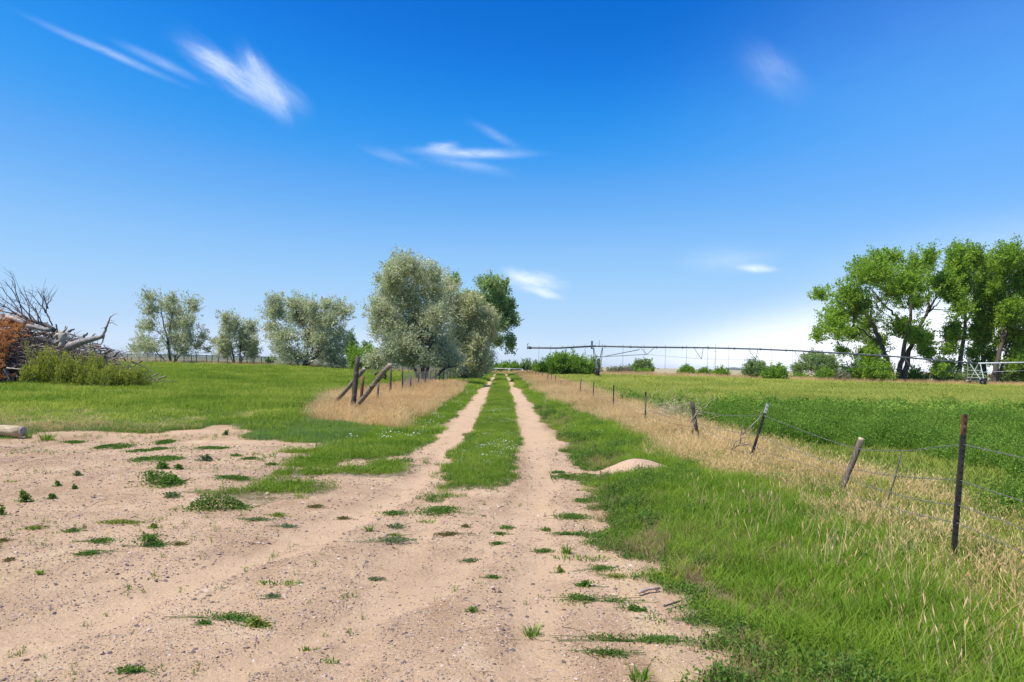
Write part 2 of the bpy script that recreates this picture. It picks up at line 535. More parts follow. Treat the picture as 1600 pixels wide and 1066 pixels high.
soil = t.mix(t.m('MULTIPLY', t.step(nF, .54, .68), .65), soil, (0.572, 0.409, 0.218))
soil = t.mix(t.m('MULTIPLY', t.step(nF, .45, .33), .5), soil, (0.332, 0.213, 0.121))
soil = t.mix(t.m('MULTIPLY', t.step(nG, .52, .68), .55), soil, (0.332, 0.213, 0.126))
soil = t.mix(t.m('MULTIPLY', t.step(nG, .46, .32), .45), soil, (0.596, 0.445, 0.281))
soil = t.mix(t.m('MULTIPLY', t.step(nB, .5, .75), .6), soil, (0.343, 0.225, 0.143))
soil = t.mix(t.m('MULTIPLY', t.step(nC, .54, .72), .9), soil, (0.195, 0.131, 0.086))
soil = t.mix(t.m('MULTIPLY', t.step(nC, .44, .3), .75), soil, (0.663, 0.522, 0.356))
soil = t.mix(t.m('MULTIPLY', t.step(nD, .55, .70), .8), soil, (0.126, 0.085, 0.064))
soil = t.mix(t.m('MULTIPLY', t.step(nD, .42, .28), .7), soil, (0.698, 0.605, 0.442))
trk = at('track')
soil = t.mix(t.m('MULTIPLY', trk, t.step(nG, .85, .35, .25, .9)), soil, t.mix(t.step(nC, .35, .68), (0.582, 0.405, 0.256), (0.475, 0.321, 0.194)))
under = t.mix(t.step(nB, .35, .65), (.14, .12, .05), (.25, .19, .115))
under = t.mix(lush, under, (.05, .10, .02))
under = t.mix(t.step(dry, -.1, .3), under, (.30, .215, .12))
plain = t.mix(t.step(t.noise(geo, .012, 4, .6), .42, .6), (.40, .32, .20), (.30, .27, .14))
sx_ = t.node('ShaderNodeSeparateXYZ', [geo]).outputs[0]
plain = t.mix(t.step(sx_, 0., 60.), t.mix(t.step(t.noise(geo, .012, 4, .6), .45, .6), (.115, .13, .075), (.20, .175, .10)), plain)
under = t.mix(far, under, plain)
e = t.m('ADD', dirt, t.m('MULTIPLY', t.m('SUBTRACT', nB, .5), .35))
col = t.mix(t.step(e, -.07, .09), under, soil)
t.put(b, 'Base Color', col)
b.inputs['Roughness'].default_value = .95
b.inputs['Specular IOR Level'].default_value = .1
bp = t.node('ShaderNodeBump')
bp.inputs['Strength'].default_value = 1.
bp.inputs['Distance'].default_value = .02
hh = t.m('ADD', t.m('ADD', t.m('MULTIPLY', nC, .5), t.m('MULTIPLY', nD, .22)), t.m('MULTIPLY', nB, 1.1))
t.put(bp, 'Height', hh)
t.put(b, 'Normal', bp.outputs[0])
M['ground'] = m_

m_, t, b = new_mat('far ridge')
geo = t.node('ShaderNodeNewGeometry').outputs['Position']
t.put(b, 'Base Color', t.mix(t.step(t.noise(geo, .02, 4, .6), .42, .6), (.05, .075, .04), (.13, .13, .075)))
b.inputs['Roughness'].default_value = 1
M['ridge'] = m_

# ------------------------------------------------------------------ ground and far ridges


def sinh_axis(a, lo, hi, n, c=0.):
    t0, t1 = math.asinh((lo - c) / a), math.asinh((hi - c) / a)
    return c + a * np.sinh(np.linspace(t0, t1, n))


gx = sinh_axis(2.4, -7000, 7000, 460)
gy = sinh_axis(2.4, -60, 9000, 330, 3.)
GX, GY = np.meshgrid(gx, gy)
X_, Y_ = GX.ravel(), GY.ravel()
far_ = smooth(101, 108, Y_ + (fbm(X_, Y_, 12) - .5) * 6)
lush_ = smooth(4.4, 5.2, X_ - drift(Y_)) * smooth(34, 24, Y_)
nx = len(gx)
ii, jj = np.meshgrid(np.arange(len(gy) - 1), np.arange(nx - 1), indexing='ij')
k0 = (ii * nx + jj).ravel()
def line_d(x, y, pts):
    best = np.full(np.shape(x), 1e9)
    for (ax, ay), (bx, by) in zip(pts[:-1], pts[1:]):
        ex, ey = bx - ax, by - ay
        t_ = np.clip(((x - ax) * ex + (y - ay) * ey) / (ex * ex + ey * ey), 0, 1)
        best = np.minimum(best, np.hypot(x - ax - t_ * ex, y - ay - t_ * ey))
    return best


TRACKS = [gpoly(q) for q in (((745, 650), (690, 720), (610, 780), (450, 850), (210, 935), (0, 1010), (-300, 1110)), ((838, 690), (845, 760), (790, 830), (640, 930), (440, 1010), (250, 1090)),
                             ((835, 760), (840, 860), (835, 960), (830, 1090)), ((700, 740), (640, 850), (560, 1000), (520, 1090)))]


def track_field(x, y):
    q = np.zeros(np.shape(x))
    for k, tr in enumerate(TRACKS):
        w_ = (.30, .26, .26, .22)[k]
        q = np.maximum(q, (1, .8, .7, .6)[k] * smooth(w_, w_ * .35, line_d(x, y, tr) + (fbm(x, y, .8) - .5) * .25))
    far_q = np.minimum(np.abs(x - drift(y) + 1.33), np.abs(x - drift(y) - .56))
    return np.maximum(q, smooth(.4, .15, far_q) * smooth(11, 15, y))


ground = put_mesh('ground', np.stack([X_, Y_, height(X_, Y_)], -1), [np.stack([k0, k0 + 1, k0 + nx + 1, k0 + nx], -1)], M['ground'],
                  attrs={'dirt': np.clip(dirt_field(X_, Y_), -1, 1), 'dry': np.clip(dry_field(X_, Y_), -1, 1), 'far': far_, 'lush': lush_, 'track': track_field(X_, Y_)})
tag(ground, 'bare pinkish dirt lane and yard running into green fields', kind='structure')


def ridge(name, pts, Y, depth, mat, label):
    """a long low rise: crest traced as (px, py), real depth behind and before it"""
    v, f = [], []
    xs = np.linspace(pts[0][0], pts[-1][0], 120)
    ys = np.interp(xs, *zip(*pts))
    for px, py in zip(xs, ys):
        p = P(px, py, Y)
        z = p[2] + (vnoise(px, Y, 9) - .5) * Y * .0012
        for s, hz in ((-1, -.5), (-.5, .55), (0, 1), (.6, .6), (1.2, -.5)):
            v.append((p[0] * (1 + s * depth / Y), Y + s * depth, z * hz if hz > 0 else -3))
    for i in range(len(xs) - 1):
        for j in range(4):
            a = i * 5 + j
            f.append((a, a + 5, a + 6, a + 1))
    return tag(put_mesh(name, v, [np.array(f)], mat, origin=P(pts[0][0], pts[0][1], Y)), label, kind='structure')


ridge('hills', [(-500, 535), (0, 549), (120, 551), (230, 553), (330, 555.5), (420, 558), (520, 560), (640, 565), (760, 571)], 2600, 500, M['ridge'], 'low dark wooded ridge on the horizon behind the meadow')
ridge('hills', [(930, 575), (1000, 576.5), (1060, 577.8), (1110, 577.5), (1128, 577), (1146, 573.5), (1165, 577), (1200, 579.5), (1300, 581)], 3200, 400, M['ridge'], 'low hills with a small peak on the horizon beyond the field')
ridge('hills', [(1180, 580), (1300, 580.5), (1420, 583), (1460, 581), (1520, 584), (1600, 583.5), (1800, 588), (2100, 595)], 1500, 400, M['ground'], 'pale grassy rise showing between the trunks of the tall trees')


# ------------------------------------------------------------------ trees
def leaves(cent, nrm, L, asp, tv, jitter=.9):
    """kite shaped leaves: centre, direction of the blade's length, length"""
    n = len(cent)
    L = np.broadcast_to(L, (n,))
    ax = nrm + rng.normal(0, jitter, (n, 3))
    ax /= np.linalg.norm(ax, axis=1)[:, None] + 1e-9
    sd = np.cross(ax, rng.normal(0, 1, (n, 3)))
    sd /= np.linalg.norm(sd, axis=1)[:, None] + 1e-9
    hw = (L * asp * .5)[:, None]
    h = (L * .5)[:, None]
    v = np.stack([cent - ax * h, cent + sd * hw - ax * h * .1, cent + ax * h, cent - sd * hw - ax * h * .1], 1).reshape(-1, 3)
    q = np.arange(n * 4).reshape(n, 4)
    return v, q, np.repeat(tv, 4)


MORE = 2.7


def tree(name, label, cat, group, base, Y, lobes, limbs, n_leaf, leaf_L, asp, mat, bark, sc_, off, fill=.85, clump=.35, per=26, depth=.8, trunk_r=.18, droop=.2, lean=(0, 0, .5), root=None, twig=.5):
    """base and lobes are traced points; Y is the real distance, so sizes come out in metres"""
    to = lambda q: (off[0] + q[0] / sc_, off[1] + q[1] / sc_)
    m = Y / F / sc_
    b0 = P(*to(base), Y)
    b0[2] = height(b0[0], b0[1]) if root is None else root
    o = empty(name, b0, label, cat, group)
    lb = np.array([(*to(l), l[2] * m, l[3] * m) for l in lobes], float)
    cx = P(*to(base), Y)[0]
    half = max(np.abs([P(l[0], l[1], Y)[0] - cx for l in lb]).max(), .5)
    cen = []
    for k, l in enumerate(lb):
        c = P(l[0], l[1], Y)
        room = half * math.sqrt(max(.05, 1 - min(1, abs(c[0] - cx) / half * .9) ** 2)) * depth
        c[1] = Y + (((k * .618) % 1) * 2 - 1) * room * .75
        cen.append(c)
    cen = np.array(cen)
    rad = np.stack([lb[:, 2], (lb[:, 2] + lb[:, 3]) * .5, lb[:, 3]], 1)
    wgt = (lb[:, 2] * lb[:, 3])
    wgt /= wgt.sum()
    n_leaf, leaf_L, asp = int(n_leaf * MORE), leaf_L * 1.22, min(.8, asp * 1.3)
    nc = max(12, n_leaf // per)
    which = rng.choice(len(lb), nc, p=wgt)
    dr = rng.normal(0, 1, (nc, 3))
    dr /= np.linalg.norm(dr, axis=1)[:, None]
    rr = np.minimum(np.abs(rng.normal(0, .62, nc)) + .18, 1.3) * fill * 1.18
    cc = cen[which] + dr * rad[which] * rr[:, None]
    cc[:, 2] = np.maximum(cc[:, 2], b0[2] + clump * .6)
    # trunk and limbs
    mb = MB()
    nodes = []
    paths = []
    for lm in limbs:
        pts, r0, r1 = lm
        w3 = []
        dy = rng.uniform(-1, 1) * half * .35 * depth
        for i, q in enumerate(pts):
            p = P(*to(q), Y)
            p[1] += dy * i / max(1, len(pts) - 1)
            w3.append(p)
        w3 = np.array(w3)
        if abs(w3[0][2] - b0[2]) < 1.2 and len(w3) > 1:
            w3[0][2] = b0[2] - .15
        tt = np.linspace(0, 1, max(7, len(w3) * 4))
        s = np.linspace(0, 1, len(w3))
        pts3 = np.stack([np.interp(tt, s, w3[:, i]) for i in range(3)], 1)
        pts3[1:-1] = pts3[1:-1] * .5 + (pts3[:-2] + pts3[2:]) * .25
        pts3[1:-1] += rng.normal(0, .018, (len(pts3) - 2, 3)) * half * .5
        paths.append((pts3, np.linspace(r0 * .72, r1 * .8, len(pts3)) * m))
    if not limbs:
        for k in range(len(cen)):
            fork = b0 + (cen[k] - b0) * np.array((.12, .12, .3))
            p = np.concatenate([wander(b0 - (0, 0, .1), fork, 4, .03), wander(fork, cen[k], 5, .08)[1:]])
            paths.append((p, np.linspace(trunk_r * rng.uniform(.5, 1), trunk_r * .15, len(p))))
    for p, r in paths:
        mb.tube(p, np.maximum(r, .012), 7, .5)
        nodes.append(p[2:])
    nodes = np.concatenate(nodes)
    # bigger boughs out to each lobe
    for k in range(len(cen)):
        dd = np.linalg.norm(nodes - cen[k], axis=1) + .6 * np.maximum(0, nodes[:, 2] - cen[k, 2])
        j = int(dd.argmin())
        if dd[j] > rad[k].mean() * .35:
            p = wander(nodes[j], cen[k], 6, .07)
            mb.tube(p, np.linspace(trunk_r * .32, trunk_r * .1, 6), 5, .4)
            nodes = np.concatenate([nodes, p[2:]])
    nt = int(nc * twig)
    nt = min(nt, 650)
    for k in rng.choice(nc, nt, replace=False):
        dd = np.linalg.norm(nodes - cc[k], axis=1)
        j = int(dd.argmin())
        mb.tube(wander(nodes[j], cc[k], 4, .08), np.linspace(trunk_r * .11, trunk_r * .03, 4), 3, .3, cap=False)
    mb.build('trunk', bark, o, b0)
    # leaves
    outw = cc - cen[which]
    outw /= np.linalg.norm(outw, axis=1)[:, None] + 1e-6
    outw = outw * .7 + np.array(lean)
    outw /= np.linalg.norm(outw, axis=1)[:, None]
    num = np.maximum(4, rng.normal(per, per * .35, nc)).astype(int)
    idx = np.repeat(np.arange(nc), num)
    n = len(idx)
    sz = clump * rng.uniform(.6, 1.5, nc)
    along = rng.uniform(-1, 1.1, n)
    lc = cc[idx] + outw[idx] * (along * sz[idx])[:, None] + rng.normal(0, .42, (n, 3)) * (sz[idx] * (1 - .35 * np.maximum(0, along)))[:, None]
    lc[:, 2] -= droop * sz[idx] * rng.random(n)
    lc[:, 2] = np.maximum(lc[:, 2], b0[2] + .05)
    tv = np.clip(rng.normal(.5, .17, nc)[idx] + rng.normal(0, .16, n), 0, 1)
    v, q, a = leaves(lc, outw[idx], leaf_L * rng.uniform(.6, 1.3, n), asp, tv)
    put_mesh('crown', v, [q], mat, o, b0, False, {'tv': a})
    return o


def E(*r):
    return list(r)


OL = 'silvery olive trees along the far edge of the meadow'
tree('olive_tree', 'sparse silvery olive tree with sky showing through, nearest the brush pile', 'tree', OL, (490, 915), 95,
     E((350, 190, 75, 70), (410, 250, 60, 70), (560, 215, 70, 75), (630, 225, 50, 75), (750, 280, 40, 80), (340, 320, 75, 80), (500, 340, 95, 80), (280, 480, 80, 80), (420, 480, 100, 90), (600, 450, 90, 80),
       (715, 480, 60, 100), (140, 500, 65, 35), (200, 660, 85, 65), (300, 730, 120, 80), (480, 640, 120, 100), (680, 640, 100, 100), (770, 600, 45, 90), (600, 760, 110, 60), (120, 745, 60, 45), (860, 750, 35, 50), (800, 700, 50, 60), (250, 270, 20, 50)),
     E(([(480, 915), (450, 650), (480, 430), (540, 230)], 20, 4), ([(470, 915), (430, 640), (370, 400), (350, 180)], 14, 4), ([(500, 915), (560, 760), (640, 500), (720, 280)], 14, 4), ([(490, 915), (600, 780), (740, 640), (790, 580)], 11, 3),
       ([(470, 900), (350, 800), (200, 680), (110, 720)], 10, 3), ([(440, 700), (330, 560), (170, 500)], 7, 2)),
     15000, .17, .36, M['olive'], M['bark'], 7.105, (200, 440), 1.15, .32, 20)
tree('olive_tree', 'smallest silvery olive tree, on two thin trunks in the meadow edge', 'tree', OL, (1225, 915), 95,
     E((1150, 430, 75, 65), (1100, 520, 65, 75), (1230, 480, 50, 75), (1340, 510, 55, 75), (1280, 580, 90, 90), (1130, 640, 75, 75), (990, 660, 65, 35), (1080, 745, 95, 75), (1250, 720, 95, 90), (1380, 740, 65, 65), (1420, 660, 45, 35), (1040, 800, 60, 40), (1390, 810, 60, 40)),
     E(([(1195, 915), (1160, 760), (1130, 560), (1150, 430)], 13, 3), ([(1240, 915), (1245, 740), (1280, 560), (1340, 470)], 13, 3), ([(1240, 890), (1310, 780), (1400, 690)], 8, 2), ([(1190, 870), (1090, 740), (960, 650)], 8, 2)),
     10500, .17, .36, M['olive'], M['bark'], 7.105, (200, 440), 1.1, .32, 20)
tree('olive_tree', 'broad dense grey-green olive tree with dark leaning limbs at its foot', 'tree', OL, (520, 935), 92,
     E((290, 240, 75, 75), (420, 230, 100, 75), (250, 350, 100, 95), (420, 380, 140, 110), (560, 300, 75, 75), (680, 290, 50, 80), (640, 420, 130, 120), (800, 265, 70, 65), (900, 290, 105, 80), (960, 330, 90, 60), (820, 450, 120, 110), (130, 500, 85, 50), (220, 600, 85, 60), (400, 620, 120, 100),
       (600, 620, 140, 110), (780, 640, 130, 100), (900, 590, 80, 100), (350, 800, 120, 80), (520, 830, 120, 70), (690, 800, 110, 80), (850, 820, 110, 85), (170, 740, 50, 55), (160, 350, 35, 25), (930, 740, 70, 80), (930, 890, 60, 40)),
     E(([(520, 935), (600, 830), (670, 700), (640, 420)], 26, 6), ([(500, 935), (570, 820), (560, 600), (430, 300)], 20, 5), ([(530, 930), (690, 790), (830, 560), (880, 300)], 20, 5), ([(500, 925), (400, 780), (260, 600), (130, 500)], 14, 3)),
     32000, .17, .38, M['olive'], M['bark'], 7.105, (400, 440), 1.08, .34, 20)
BO = 'big olive trees on the left of the lane'
tree('olive_tree', 'big pale silvery olive tree behind the old wire fence', 'tree', BO, (470, 985), 51,
     E((370, 150, 120, 90), (420, 200, 100, 80), (240, 230, 80, 110), (180, 320, 90, 100), (330, 380, 150, 120), (130, 470, 80, 90), (110, 610, 60, 65), (230, 590, 120, 110), (420, 520, 140, 120), (540, 340, 110, 120), (300, 740, 140, 100), (440, 680, 120, 90), (480, 850, 140, 75), (590, 540, 110, 110),
       (300, 850, 120, 70), (90, 870, 85, 60), (200, 800, 90, 80), (110, 220, 30, 30), (570, 220, 70, 80), (650, 860, 100, 70), (260, 130, 40, 40), (560, 700, 90, 90), (620, 800, 90, 80)),
     E(([(480, 985), (450, 720), (400, 480), (390, 180)], 26, 5), ([(470, 985), (440, 800), (330, 560), (200, 330)], 20, 4), ([(490, 985), (520, 680), (620, 590), (690, 400)], 20, 4), ([(460, 980), (360, 880), (200, 860), (80, 880)], 16, 4), ([(450, 690), (560, 500), (560, 330)], 12, 3), ([(480, 985), (640, 940), (740, 920)], 16, 6)),
     52000, .115, .36, M['olive'], M['bark'], 5.077, (570, 390), .95, .32, 30, droop=.5, root=.0)
tree('olive_tree', 'creamy olive tree drooping over the left wheel track', 'tree', BO, (780, 985), 62,
     E((650, 330, 90, 100), (720, 460, 120, 120), (820, 470, 100, 95), (850, 600, 130, 110), (940, 530, 85, 90), (1010, 560, 50, 60), (760, 690, 130, 100), (900, 720, 100, 100), (850, 850, 120, 90), (930, 890, 75, 75), (720, 890, 110, 75), (780, 960, 120, 60), (980, 660, 50, 60), (870, 400, 60, 40), (850, 1000, 60, 45)),
     E(([(790, 985), (770, 760), (720, 520), (650, 300)], 20, 4), ([(790, 985), (840, 760), (920, 560)], 16, 4), ([(780, 985), (700, 860), (620, 760)], 12, 3)),
     39000, .125, .36, M['olive2'], M['bark'], 5.077, (570, 390), .95, .36, 30, droop=.6, root=.0)
tree('shade_tree', 'dark green tree standing behind the creamy olive tree', 'tree', None, (960, 980), 92,
     E((1000, 290, 85, 60), (1080, 330, 65, 70), (1040, 420, 100, 80), (1110, 510, 80, 80), (1165, 560, 50, 50), (1060, 600, 80, 55), (1050, 720, 50, 45), (1150, 740, 36, 70), (820, 355, 80, 40), (700, 250, 55, 45), (930, 260, 40, 20), (960, 400, 80, 80), (1110, 270, 30, 25), (985, 900, 30, 60), (1150, 440, 40, 50)),
     E(([(960, 980), (960, 700), (1020, 480), (1020, 280)], 18, 4), ([(965, 800), (1060, 600), (1140, 500)], 10, 3), ([(1080, 560), (1150, 660), (1150, 760)], 6, 2), ([(960, 780), (850, 500), (700, 260)], 10, 3)),
     13000, .2, .5, M['shade'], M['bark'], 5.077, (570, 390), .9, .4, 26, root=0.)

CW = 'tall cottonwoods along the far right edge of the field'
tree('cottonwood_tree', 'broad spreading cottonwood with forked dark trunks, leftmost of the tall trees', 'tree', CW, (600, 985), 107,
     E((120, 600, 75, 80), (90, 650, 40, 50), (230, 400, 105, 80), (150, 370, 50, 40), (200, 530, 100, 60), (330, 270, 110, 80), (470, 200, 100, 80), (420, 150, 50, 40), (620, 200, 90, 90), (600, 130, 50, 60), (700, 170, 45, 70), (830, 170, 75, 85), (330, 470, 110, 70), (520, 340, 110, 90), (660, 330, 110, 100), (820, 320, 95, 90), (420, 630, 95, 55),
       (640, 600, 110, 65), (900, 490, 65, 60), (800, 650, 85, 40), (760, 780, 45, 55), (380, 750, 50, 26), (760, 430, 60, 55), (880, 400, 70, 50), (520, 560, 60, 50), (770, 700, 60, 40), (730, 880, 40, 30), (530, 710, 70, 60), (690, 680, 60, 50)),
     E(([(590, 985), (530, 780), (490, 620), (420, 480), (290, 400)], 30, 7), ([(600, 985), (625, 770), (650, 560), (640, 250)], 26, 6), ([(640, 985), (690, 760), (780, 560), (940, 330)], 28, 6), ([(505, 680), (430, 690), (310, 600), (200, 620)], 11, 4),
       ([(620, 560), (575, 490), (450, 340)], 14, 4), ([(720, 690), (820, 695), (900, 700)], 8, 3), ([(800, 530), (830, 400), (830, 180)], 12, 4), ([(480, 480), (470, 300)], 9, 3), ([(800, 520), (950, 420)], 10, 4)),
     46500, .2, .75, M['poplar'], M['bark'], 4.265, (1260, 370), .95, .44, 24, trunk_r=.3)
tree('cottonwood_tree', 'slim tall cottonwood on one bent trunk, second of the tall trees', 'tree', CW, (1005, 1000), 106,
     E((960, 170, 55, 100), (1050, 130, 75, 80), (1010, 260, 80, 80), (1040, 350, 85, 70), (970, 660, 60, 55), (930, 740, 40, 45), (1000, 600, 40, 40), (970, 340, 50, 70), (960, 860, 70, 45), (900, 900, 50, 50), (1110, 150, 45, 80)),
     E(([(1005, 1000), (1030, 800), (1070, 590), (1055, 430), (1040, 200)], 24, 5), ([(1070, 560), (1120, 480), (1120, 300)], 10, 3), ([(1030, 780), (980, 680), (930, 680)], 6, 2), ([(1060, 500), (990, 380), (960, 200)], 8, 3)),
     19375, .2, .75, M['poplar'], M['bark'], 4.265, (1260, 370), .85, .48, 24, trunk_r=.28)
tree('cottonwood_tree', 'leafy cottonwood rising straight behind the far irrigation tower', 'tree', CW, (1190, 1005), 108,
     E((1170, 400, 75, 80), (1200, 300, 80, 80), (1160, 560, 50, 80), (1180, 690, 55, 50), (1110, 770, 55, 45), (1260, 430, 60, 60), (1230, 190, 80, 70), (1130, 480, 40, 50), (1240, 650, 40, 50), (1120, 640, 35, 50), (1215, 560, 55, 60), (1130, 860, 55, 50), (1225, 800, 40, 60)),
     E(([(1190, 1005), (1180, 780), (1160, 560), (1190, 330)], 24, 5), ([(1175, 700), (1110, 540), (1120, 420)], 8, 3), ([(1170, 600), (1240, 450), (1260, 250)], 9, 3)),
     19375, .2, .75, M['poplar'], M['bark'], 4.265, (1260, 370), .85, .48, 24, trunk_r=.28)
tree('cottonwood_tree', 'airy leaning cottonwood at the right end of the row', 'tree', CW, (1235, 1005), 104,
     E((1250, 150, 90, 80), (1340, 200, 70, 100), (1410, 270, 60, 110), (1390, 470, 85, 90), (1330, 560, 60, 60), (1440, 600, 70, 85), (1430, 790, 50, 95), (1480, 420, 70, 120), (1500, 700, 70, 100), (1300, 330, 80, 60), (1380, 330, 60, 60), (1350, 700, 40, 40), (1420, 900, 40, 40), (1280, 480, 60, 60), (1400, 640, 60, 60), (1360, 830, 50, 50)),
     E(([(1235, 1005), (1270, 820), (1320, 640), (1400, 480), (1420, 280)], 26, 5), ([(1250, 960), (1330, 830), (1390, 700), (1470, 620)], 14, 4), ([(1300, 700), (1330, 500), (1290, 200)], 12, 3), ([(1290, 830), (1420, 830), (1500, 740)], 8, 3)),
     31000, .2, .72, M['poplar'], M['bark'], 4.265, (1260, 370), .9, .5, 22, trunk_r=.28)


# shrubs, traced straight in photo pixels: (name, label, group, base, Y, lobes, n, leaf, asp, material)
def shrub(name, label, cat, group, base, Y, lobes, n, leaf, asp, mat, clump=.3, **kw):
    kw.setdefault('trunk_r', .07)
    kw.setdefault('depth', 1.)
    return tree(name, label, cat, group, base, Y, lobes, [], int(n * 1.5), leaf * .76, asp, mat, M['bark'], 1., (0, 0), .9, clump, 22, **kw)


GB = 'green bushes beyond the right field'
shrub('willow_bush', 'wide mound of bright green willow thicket left of the wheeled tower', 'bush', GB, (884, 582), 98, E((862, 570, 16, 11), (884, 567, 22, 14), (905, 571, 16, 11), (850, 574, 12, 8), (920, 576, 10, 7), (876, 560, 6, 6), (892, 574, 26, 9)), 9000, .24, .5, M['willow'], .35)
shrub('small_tree', 'narrow dark green tree half hidden behind the wheeled tower', 'tree', None, (930, 582), 125, E((929, 570, 6, 9), (931, 577, 7, 6)), 1200, .3, .6, M['darkleaf'], .4)
shrub('round_tree', 'small round dark tree standing alone beyond the field', 'tree', None, (1006, 583), 130, E((1005, 572, 11, 9), (999, 575, 7, 7), (1011, 575, 7, 6)), 3200, .28, .7, M['darkleaf'], .4)
shrub('willow_bush', 'low yellowish bush at the foot of the small round tree', 'bush', GB, (1006, 584), 118, E((1003, 581, 10, 3), (1010, 581, 6, 3)), 900, .24, .5, M['willow'])
shrub('sage_bush', 'grey leafless-looking brush between the tower and the small round tree', 'bush', None, (968, 584), 110, E((955, 580, 9, 4), (968, 578, 11, 5), (980, 579, 8, 5)), 1500, .24, .3, M['sage'])
shrub('willow_bush', 'yellow-green bush at the right end of the grey brush', 'bush', GB, (987, 584), 112, E((985, 580, 7, 5), (988, 576, 4, 5)), 700, .24, .5, M['willow'])
shrub('willow_bush', 'ragged green bush left of the thin tall pole', 'bush', GB, (1070, 588), 108, E((1066, 581, 7, 6), (1074, 579, 6, 6), (1080, 583, 7, 4)), 1500, .24, .5, M['willow'])
shrub('willow_bush', 'green bush just before the thin tall pole', 'bush', GB, (1101, 589), 106, E((1101, 582, 7, 6), (1096, 584, 6, 4)), 1100, .24, .5, M['willow'])
shrub('willow_bush', 'rounded bush with reddish foot just right of the thin tall pole', 'bush', GB, (1126, 590), 104, E((1126, 583, 9, 6), (1120, 586, 6, 4)), 1400, .24, .5, M['willow'])
shrub('willow_bush', 'largest deep green bush under the middle of the irrigation pipe', 'bush', GB, (1180, 592), 102, E((1176, 577, 13, 13), (1187, 575, 8, 9), (1182, 584, 15, 8)), 3400, .24, .55, M['darkleaf'], .35)
shrub('willow_bush', 'bright green bush touching the right side of the deep green one', 'bush', GB, (1213, 594), 100, E((1205, 584, 14, 8), (1218, 579, 10, 9), (1198, 588, 10, 5)), 2800, .24, .5, M['willow'], .35)
shrub('shade_tree', 'distant rounded dark tree showing below the irrigation pipe', 'tree', None, (1276, 590), 165, E((1262, 568, 14, 12), (1275, 560, 14, 9), (1290, 566, 14, 12), (1250, 577, 9, 8), (1300, 577, 8, 9), (1275, 572, 14, 8)), 5200, .36, .7, M['darkleaf'], .6, trunk_r=.2)
shrub('willow_bush', 'light feathery bush in front of the distant dark tree', 'bush', GB, (1288, 598), 103, E((1290, 587, 13, 9), (1280, 591, 9, 6)), 1600, .24, .4, M['willow'])
shrub('willow_bush', 'low light bush left of the distant dark tree', 'bush', GB, (1247, 596), 104, E((1247, 590, 13, 5), (1238, 592, 7, 3)), 1000, .24, .45, M['willow'])
shrub('elm_bush', 'tall dense green undergrowth against the left foot of the broad cottonwood', 'bush', None, (1352, 600), 105, E((1345, 578, 24, 17), (1368, 575, 18, 19), (1348, 553, 16, 10), (1325, 586, 14, 11), (1378, 590, 12, 11), (1360, 590, 22, 10)), 8500, .26, .65, M['poplar'], .42)
shrub('willow_bush', 'pale bush at the left edge of the undergrowth', 'bush', GB, (1312, 598), 102, E((1312, 588, 10, 8),), 900, .24, .45, M['sage'])
shrub('willow_bush', 'bright young bush just right of the forked trunk', 'bush', GB, (1424, 602), 112, E((1424, 586, 10, 12), (1430, 592, 9, 9)), 1500, .25, .5, M['willow'])
shrub('sage_bush', 'small silvery bush between the forked trunk and the slim trunk', 'bush', None, (1441, 602), 114, E((1440, 591, 9, 8),), 800, .25, .4, M['sage'])
shrub('elm_bush', 'dark dense bush at the foot of the slim cottonwood', 'bush', None, (1478, 605), 105, E((1476, 590, 15, 11), (1466, 582, 9, 8), (1490, 594, 10, 9)), 2600, .25, .65, M['darkleaf'], .35)
shrub('elm_bush', 'rounded dark bush behind the legs of the far tower', 'bush', None, (1518, 608), 104, E((1518, 590, 11, 13), (1514, 600, 8, 7)), 2200, .25, .65, M['darkleaf'], .35)
shrub('elm_bush', 'thin green bush at the foot of the leaning cottonwood', 'bush', None, (1566, 606), 106, E((1560, 592, 13, 10), (1575, 586, 12, 13)), 2000, .25, .65, M['darkleaf'], .35)
shrub('elm_bush', 'green bush at the right end of the tree row', 'bush', None, (1606, 606), 106, E((1600, 575, 14, 22), (1612, 590, 14, 14)), 2600, .25, .65, M['poplar'], .4)
LE = 'green shrubs and saplings at the end of the lane'
shrub('willow_bush', 'green hedge of bushes across the end of the lane', 'bush', LE, (790, 584), 138, E((779, 577, 9, 6), (790, 575, 10, 7), (800, 576, 9, 6), (806, 573, 4, 5)), 3200, .3, .6, M['willow'], .4)
shrub('sapling_tree', 'twin-topped grey-green sapling right of the lane end', 'tree', LE, (821, 579), 140, E((817, 572, 4, 6), (824, 571, 4, 8)), 800, .28, .5, M['darkleaf'], .35)
shrub('sapling_tree', 'thin sapling between the twin-topped one and the willow thicket', 'tree', LE, (836, 580), 140, E((836, 573, 4, 7), (833, 577, 4, 4)), 600, .28, .5, M['darkleaf'], .35)
shrub('willow_bush', 'bright green bush behind the leaning poles', 'bush', None, (574, 578), 88, E((566, 562, 14, 12), (575, 556, 13, 14), (560, 570, 12, 8), (580, 568, 14, 9), (553, 553, 8, 12)), 4200, .2, .55, M['willow'], .3)
shrub('small_tree', 'dark slender tree behind the right side of the broad olive', 'tree', None, (550, 573), 105, E((549, 530, 5, 13), (544, 545, 7, 12), (553, 545, 5, 10)), 1800, .26, .5, M['darkleaf'], .35, trunk_r=.1)
shrub('small_tree', 'small dark tree between the bright bush and the big olive', 'tree', None, (574, 577), 100, E((573, 545, 5, 8), (577, 553, 6, 9)), 1100, .24, .5, M['darkleaf'], .3)
shrub('sage_bush', 'faint grey-green bush on the meadow edge beside the broad olive', 'bush', None, (423, 566), 150, E((423, 562, 7, 3),), 400, .3, .6, M['darkleaf'], .4)

# ------------------------------------------------------------------ brush pile on the left
PY = 37.
bp0 = P(70, 600, PY)
bp0[2] = 0


